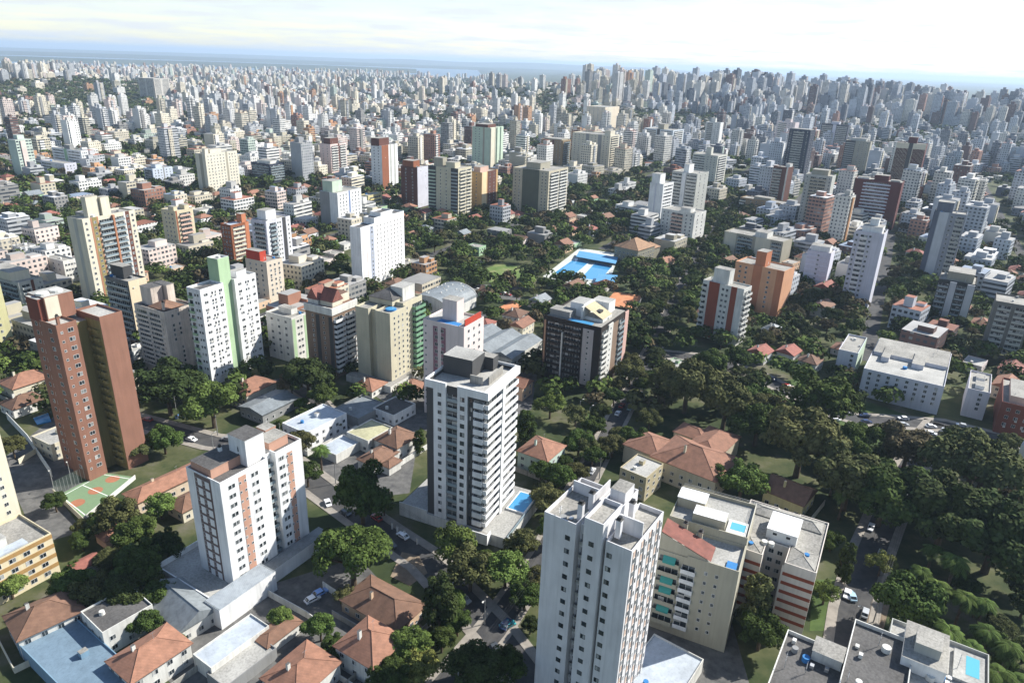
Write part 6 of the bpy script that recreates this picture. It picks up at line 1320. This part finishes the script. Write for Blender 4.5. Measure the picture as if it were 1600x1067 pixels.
# ================================================================== THE CITY BEYOND
PAL = [((232, 230, 224), .30, 'white'), ((222, 212, 190), .2, 'cream'), ((200, 192, 170), .12, 'beige'), ((186, 188, 190), .12, 'pale grey'), ((224, 206, 196), .07, 'pinkish'), ((150, 148, 144), .06, 'grey'), ((160, 116, 96), .035, 'brown brick'), ((196, 150, 110), .04, 'ochre'), ((126, 92, 80), .015, 'dark brown'), ((190, 204, 190), .02, 'pale green')]
PALR = [((200, 204, 210), .3, 'pale grey'), ((186, 192, 200), .2, 'cool grey'), ((220, 216, 206), .2, 'cream'), ((130, 134, 142), .12, 'slate grey'), ((110, 84, 78), .06, 'dark brown'), ((170, 130, 114), .05, 'brown brick'), ((90, 96, 108), .06, 'dark blue grey')]
def pick(pal):
    r_ = random.random()*sum(p[1] for p in pal)
    for c, wgt, nm in pal:
        r_ -= wgt
        if r_ <= 0: break
    k = random.uniform(.68, .9)
    return tuple(v*k for v in lin(c)), nm
class CB:
    """quads with wall coordinates in metres and a paint colour"""
    def __init__(s): s.v = []; s.uv = []; s.c = []; s.n = 0
    def q(s, P, U, c, a):
        s.v += P; s.uv += U; s.c += [(*c, a)]*4; s.n += 1
    def block(s, x, y, wx, wy, a, z0, z1, col, win, roof, winb=None):
        ca, sa = math.cos(a), math.sin(a)
        P = [(x, y), (x+wx*ca, y+wx*sa), (x+wx*ca-wy*sa, y+wx*sa+wy*ca), (x-wy*sa, y+wy*ca)]
        off = random.randint(0, 40)*3.1
        for i in range(4):
            j = (i+1) % 4; Ln = wx if i % 2 == 0 else wy; nb = max(1, round(Ln/3.1)); k = nb*3.1
            ww = win if i % 2 == 0 else (winb if winb is not None else win)
            s.q([(*P[i], z0), (*P[j], z0), (*P[j], z1), (*P[i], z1)], [(off, 0), (off+k, 0), (off+k, z1-z0-.9), (off, z1-z0-.9)], col, ww)
        s.q([(*p, z1) for p in P], [(0, 0)]*4, roof, 0.0)
    def mesh(s, name):
        me = np_mesh(name, np.array(s.v), np.arange(s.n*4).reshape(-1, 4), [CITY])
        u = me.uv_layers.new(name='uv'); u.data.foreach_set('uv', np.array(s.uv, np.float32).ravel())
        c = me.color_attributes.new('col', 'FLOAT_COLOR', 'CORNER'); c.data.foreach_set('color', np.array(s.c, np.float32).ravel())
        return me
def roofcol():
    k = random.random()
    if k < .6: v = random.uniform(.16, .42); return (v, v*.97, v*.92)
    if k < .75: v = random.uniform(.5, .7); return (v, v, v)
    if k < .93: v = random.uniform(.7, 1.2); return (.26*v, .10*v, .055*v)
    return (.2, .24, .3)
def place_tower(cb, x, y, a, wx, wy, h, col, local=False):
    z0 = 0 if local else terrain(x, y)-1
    win = random.choice((.42, .5, .5, .6, .75, 1.0)); winb = random.choice((win, win, .0, .35, .5))
    px_, py_ = (0, 0) if local else (x, y); aa = 0 if local else a
    rc = roofcol() if h < 14 or random.random() < .5 else (.3, .29, .27)
    cb.block(px_, py_, wx, wy, aa, z0-(3 if local else 0), z0+h, col, win, rc, winb)
    ca, sa = math.cos(aa), math.sin(aa)
    def off(u, v): return px_+u*ca-v*sa, py_+u*sa+v*ca
    if h > 9:
        u, v = wx*random.uniform(.15, .4), wy*random.uniform(.15, .4)
        cb.block(*off(u, v), wx*random.uniform(.25, .5), wy*random.uniform(.3, .5), aa, z0+h, z0+h+random.uniform(2.5, 6), col if random.random() < .7 else tuple(q*.7 for q in col), 0, rc)
        if random.random() < .6: cb.block(*off(wx*.6, wy*.1), wx*.3, wy*.3, aa, z0+h, z0+h+random.uniform(1, 2.6), tuple(min(.8, q*1.1) for q in col), 0, rc)
    if h > 20 and random.random() < .6:    # a projecting bay in a second tone
        c2 = pick(PAL)[0]; wv = wx*random.uniform(.25, .5); cb.block(*off(wx*random.uniform(.1, .4), -1.0), wv, 1.0, aa, z0-(3 if local else 0), z0+h-1.2, c2, random.choice((0, .5, 1.0)), rc)
def grid_ang(x): return R(90-(26 if x < -50 else 28+14*sstep(-50, 200, x)))
WALLS = [OFFW, CREAM, WHITE, PNK, W(222, 190, 160, name='apricot_wall'), GREENP]
def px_density(X, Y):
    """how built-up (tower, low-rise, trees) the ground is that the photograph shows at image point X, Y"""
    # returns probability of tall, mid, house, tree
    if X < 330 and 125 < Y < 345: return (.07 if Y > 165 else .12, .22, .30, .8)
    if X < 330 and Y <= 125: return (.30, .5, .15, .2)
    if X < 650: return (.12 if Y > 170 else .2, .5, .4, .35)
    if X < 1130: return (.18 if Y > 165 else .24, .42, .34, .5)
    return (.28 if Y > 190 else .3, .34, .3, .5)
# streets of the farther blocks
farroads = []
for k in range(-9, 12):
    a = R(90-28); c0 = np.array([-380+k*112.0, 330]); d = np.array([math.cos(a), math.sin(a)])
    farroads.append((c0, d))
rb = MB()
for c0, d in farroads:
    for s0 in range(0, 1500, 60):
        p, q = c0+d*s0, c0+d*(s0+60); nn = np.array([-d[1], d[0]])*4
        if not (free(*(p-nn), 60, 8, math.atan2(d[1], d[0]), .12)): continue
        mark(*(p-nn), 60, 8, math.atan2(d[1], d[0]))
        rb.quad([(*(p-nn*-1), terrain(*p)+.05), (*(p-nn), terrain(*p)+.05), (*(q-nn), terrain(*q)+.05), (*(q-nn*-1), terrain(*q)+.05)], ASPH)
structure(rb.build('road'))
NB = 0; NH = 0; NT0 = NTREE[0]
cells = []
for gy in range(210, 1150, 15):
    for gx in range(-760, 1000, 15):
        x, y = gx+random.uniform(-4, 4), gy+random.uniform(-4, 4)
        X, Y = px(x, y, terrain(x, y))
        if -60 < X < 1660 and Y > 170: cells.append((y, x, X, Y))
cells.sort()
HT = [TILE, TILE, TILEB, TILER, METALG, CONC, CONCL]
HTW = {'clay_tile': 'orange tiled roof', 'brown_tile': 'brown tiled roof', 'red_tile': 'red tiled roof', 'grey_sheet_roof': 'grey sheet roof', 'roof_concrete': 'concrete flat roof', 'pale_roof_slab': 'pale flat roof'}
WW = {OFFW.name: 'off white', CREAM.name: 'cream', WHITE.name: 'white', PNK.name: 'pinkish', 'apricot_wall': 'apricot', GREENP.name: 'pale green'}
HCOUNT, BCOUNT, TCOUNT = [0], [0], [0]
for y, x, X, Y in cells:
    tall, midr, hou, tre = px_density(X, Y)
    if kept(x, y): tall = midr = hou = 0; tre = 0
    near = Y > 300
    if Y > 285: tall = (.2 if X > 1130 and Y < 400 else 0); midr *= (1.2 if X > 1110 else .8 if X < 540 else .35)
    if near and not kept(x, y): hou = .4; tre = 1.0
    a = grid_ang(x)+random.uniform(-.06, .06); r_ = random.random()
    if r_ < tall and BCOUNT[0] < 240:
        wx, wy, h = random.uniform(13, 22), random.uniform(12, 18), random.uniform(24, 44)
        if free(x-2, y-2, wx+4, wy+4, a, 0.0):
            col, nm = pick(PAL if X < 1130 else PALR); cb = CB(); place_tower(cb, x, y, a, wx, wy, h, col, True)
            o = link('apartment_tower', cb.mesh('wall'), None, (x, y, terrain(x, y)), a); auto(o, '%s apartment tower' % nm, 'apartment tower', x, y, terrain(x, y)+h, 'apartment towers of the farther city'); mark(x, y, wx, wy, a); BCOUNT[0] += 1
    elif r_ < tall+midr and BCOUNT[0] < 270:
        wx, wy, h = random.uniform(12, 24), random.uniform(11, 18), random.uniform(8, 18)
        if free(x-1, y-1, wx+2, wy+2, a, 0.0):
            col, nm = pick(PAL if X < 1130 else PALR); cb = CB(); place_tower(cb, x, y, a, wx, wy, h, col, True)
            o = link('low_block', cb.mesh('wall'), None, (x, y, terrain(x, y)), a); auto(o, '%s low apartment block' % nm, 'apartment block', x, y, terrain(x, y)+h, 'low blocks of the farther city'); mark(x, y, wx, wy, a); BCOUNT[0] += 1
    elif r_ < tall+midr+hou and HCOUNT[0] < 260:
        wx, wy = random.uniform(8, 14), random.uniform(8, 12)
        if free(x-.5, y-.5, wx+1, wy+1, a, 0.0):
            tl = random.choice(HT); wm = random.choice(WALLS); ang = 90-math.degrees(a)
            fl = tl in (CONC, CONCL)
            house(x, y, wx, wy, ang, random.choice((3.4, 4, 6.2)), wm, tl, None, '%s house with %s' % (WW[wm.name], HTW[tl.name]), flat=fl, gable=random.random() < .4, win=Y > 340, chim=random.random() < .5, group='small houses between the towers'); HCOUNT[0] += 1
    elif random.random() < tre and TCOUNT[0] < 6 and Y > 330:
        r2 = random.uniform(2.4, 5.5)
        if free(x-r2*.5, y-r2*.5, r2, r2, 0, .0):
            tree(x, y, r2, random.choice(DK), random.choice(('dark', 'deep', 'mid', 'olive'))); TCOUNT[0] += 1
# what is left, and everything farther: one mass of buildings, one of trees
cb = CB(); TX = []
def clustered(x, y, s): return .5+.5*math.sin(x/s+1.3*math.sin(y/(s*1.3)))*math.cos(y/s+1.7*math.sin(x/(s*.9)))
for gy in range(230, 6200, 24):
    half = 60+gy*.80
    st = 16 if gy < 1150 else (19 if gy < 3200 else 26)
    if gy > 3200 and gy % 48 < 24: continue
    for gx in np.arange(-half, half, st):
        x, y = gx+random.uniform(-6, 6), gy+random.uniform(-9, 9); tz = terrain(x, y)
        X, Y = px(x, y, tz)
        if not (-50 < X < 1650) or Y > 640: continue
        d = math.hypot(x, y); az = math.degrees(math.atan2(x, y))
        if d > 6000: continue
        if d > 4200 and (az > -2 or az < -34): continue
        tall, midr, hou, tre = px_density(X, Y); a = grid_ang(x)+random.uniform(-.12, .12); r_ = random.random()
        park = clustered(x, y, 210)
        if d > 1150:
            tall *= .2+2.0*clustered(x+300, y, 330)**2; 
            if park < .16: tall *= .15; midr *= .15; tre = .95
        # green slope of the ridge and the dark woods below it
        if az > 1 and 1500 < d < 1850: tall *= .35; midr *= .6; tre = max(tre, .8)
        ridge = az > 1 and random.random() < sstep(1, 13, az) and 1950 < d < 2650
        if ridge: tall = .06+.62*clustered(x-90, y, 150)**1.4; tre = .8
        if 540 < X < 900 and 122 < Y < 158: tall *= .3; midr *= .3; hou *= .4; tre = 1.0
        if X < 250 and 128 < Y < 175 and park < .55: tall *= .1; midr *= .2; hou *= .4; tre = 1.0
        pal = PAL if az < 10 else PALR
        if Y > 285: tall = midr = hou = 0
        if r_ < tall:
            h = random.uniform(22, 46) if d < 1150 else random.uniform(20, 50); wx, wy = (random.uniform(13, 20), random.uniform(12, 18)) if d < 1150 else (random.uniform(10, 17), random.uniform(9, 15))
            if ridge: h = random.choice((random.uniform(26, 48), random.uniform(45, 80))); wx, wy = random.uniform(14, 26), random.uniform(13, 20)
            if d > 1180 or free(x-1, y-1, wx+2, wy+2, a, .02):
                place_tower(cb, x, y, a, wx, wy, h, pick(pal)[0])
                if d < 1150: mark(x, y, wx, wy, a)
        elif r_ < tall+midr:
            wx, wy, h = random.uniform(12, 26), random.uniform(12, 20), random.uniform(7, 21)
            if d > 1180 or free(x, y, wx, wy, a, .02):
                place_tower(cb, x, y, a, wx, wy, h, pick(pal)[0])
                if d < 1150: mark(x, y, wx, wy, a)
        elif r_ < tall+midr+hou:
            wx, wy, h = random.uniform(8, 15), random.uniform(8, 13), random.uniform(3.5, 7)
            if d > 1180 or free(x, y, wx, wy, a, .02): cb.block(x, y, wx, wy, a, tz-1, tz+h, pick(PAL)[0], .4, roofcol())
        if random.random() < tre or d < 900:
            for _ in range(5 if d < 900 else (3 if d < 1300 else (2 if d < 2600 else 1))):
                xx, yy = x+random.uniform(-10, 10), y+random.uniform(-10, 10)
                if d > 1180 or free(xx-2, yy-2, 4, 4, 0, .1): TX.append((xx, yy, tz, random.uniform(3.4, 6.8) if d < 2600 else random.uniform(5, 9)))
o = link('distant_city', cb.mesh('distant_city')); o['kind'] = 'stuff'; tag(o, 'countless white and grey blocks of the far city up to the skyline', 'city')
# far trees as clumps of leaf cards
rng = np.random.default_rng(5); Ps, Ns, Ss, Cs = [], [], [], []
for (x, y, z, r) in TX:
    k = 150 if y < 700 else 60 if y < 1300 else (26 if y < 2400 else 16); q = rng.normal(size=(k, 3)); q /= np.linalg.norm(q, axis=1, keepdims=True); q[:, 2] = np.abs(q[:, 2])*1.1-.25
    cl = rng.normal(size=(5, 3))*.35; cl[:, 2] = np.abs(cl[:, 2])*.5
    p = (q*.62+cl[rng.integers(0, 5, k)])*r+np.array([x, y, z+r*.8]); Ps.append(p); Ns.append(q+rng.normal(size=(k, 3))*.35+np.array([0, 0, .3])); Ss.append(rng.uniform(.18, .34, k)*r*(.55 if k > 100 else 1)); g_ = np.array(GREENS[('deep', 'mid', 'olive', 'dark', 'fresh', 'brown', 'mid', 'deep')[rng.integers(0, 8)]])*rng.uniform(.8, 1.15); Cs.append(np.tile(np.append(g_, 1), (k*4, 1)))
V, F4 = leaf_cards(np.concatenate(Ps), np.concatenate(Ns), np.concatenate(Ss), rng)
me = np_mesh('distant_trees', V, F4, [LEAFF]); c_ = me.color_attributes.new('col', 'FLOAT_COLOR', 'CORNER'); c_.data.foreach_set('color', np.concatenate(Cs).astype(np.float32).ravel()); o = link('distant_trees', me); o['kind'] = 'stuff'; tag(o, 'masses of dark green trees scattered through the far city', 'trees')
open('/tmp/cnt.txt','w').write(str((cb.n, len(TX), BCOUNT, HCOUNT, NTREE)))
# tall marks on the skyline
for (X, Y, hh, lab, nm) in ((1148, 165, 62, 'thin lattice broadcasting mast on the ridge skyline', 'broadcast_mast'), (1233, 200, 70, 'dark slim tower standing highest on the right skyline', 'slim_tower')):
    p = np.array(at(X, Y, 45)); z = terrain(*p)
    if nm == 'broadcast_mast':
        o = empty(nm, (*p, z)); b = MB()
        for sx in (-3, 3):
            for sy in (-3, 3): b.bar((sx, sy, 0), (sx*.2, sy*.2, hh), .4, STEEL, 4)
        for k in range(10): f_ = 1-.8*k/10; b.bar((-3*f_, -3*f_, hh*k/10), (3*f_, 3*f_, hh*(k+1)/10), .25, STEEL, 4)
        b.build('tower', o); MB().box(-4, 4, -4, 4, hh*.9, hh, BGY).build('aerial_head', o); tag(o, lab, 'mast')
    else:
        c2 = CB(); place_tower(c2, 0, 0, 0, 15, 15, hh, (.10, .11, .13), True); o = link(nm, c2.mesh('wall'), None, (*p, z), grid_ang(p[0])); tag(o, lab, 'tower')

# ================================================================== LABELS that single each thing out by its neighbours
def finish_labels():
    lm = LANDMARKS; seen = {}
    for o, desc, x, y, z in AUTO:
        X, Y = px(x, y, z)
        best = sorted(lm, key=lambda q: (q[1]-X)**2+((q[2]-Y)*1.4)**2)[:3]
        nm, lx_, ly_ = best[0]; dx, dy = X-lx_, Y-ly_
        if abs(dx) > abs(dy)*1.2: rel = 'right of' if dx > 0 else 'left of'
        else: rel = 'below' if dy > 0 else 'above'
        seen.setdefault((desc, rel, nm), []).append((math.hypot(dx, dy), o))
    ords = ['nearest', 'second nearest', 'third nearest', 'fourth nearest', 'fifth nearest', 'sixth nearest', 'seventh nearest', 'eighth nearest', 'ninth nearest', 'tenth nearest']
    for (desc, rel, nm), lst in seen.items():
        lst.sort(key=lambda q: q[0])
        for i, (d_, o) in enumerate(lst):
            if len(lst) == 1: o['label'] = '%s %s %s' % (desc, rel, nm)
            elif i < 10: o['label'] = '%s %s %s %s' % (ords[i], desc, rel, nm)
            else: o['label'] = '%s farther %s %s' % (desc, rel, nm)
        for i, (d_, o) in enumerate(lst):
            w_ = o['label'].split()
            if len(w_) > 16: o['label'] = ' '.join(w_[:16])
            if 'group' not in o and len(lst) > 10 and i >= 10: o['group'] = desc
finish_labels()
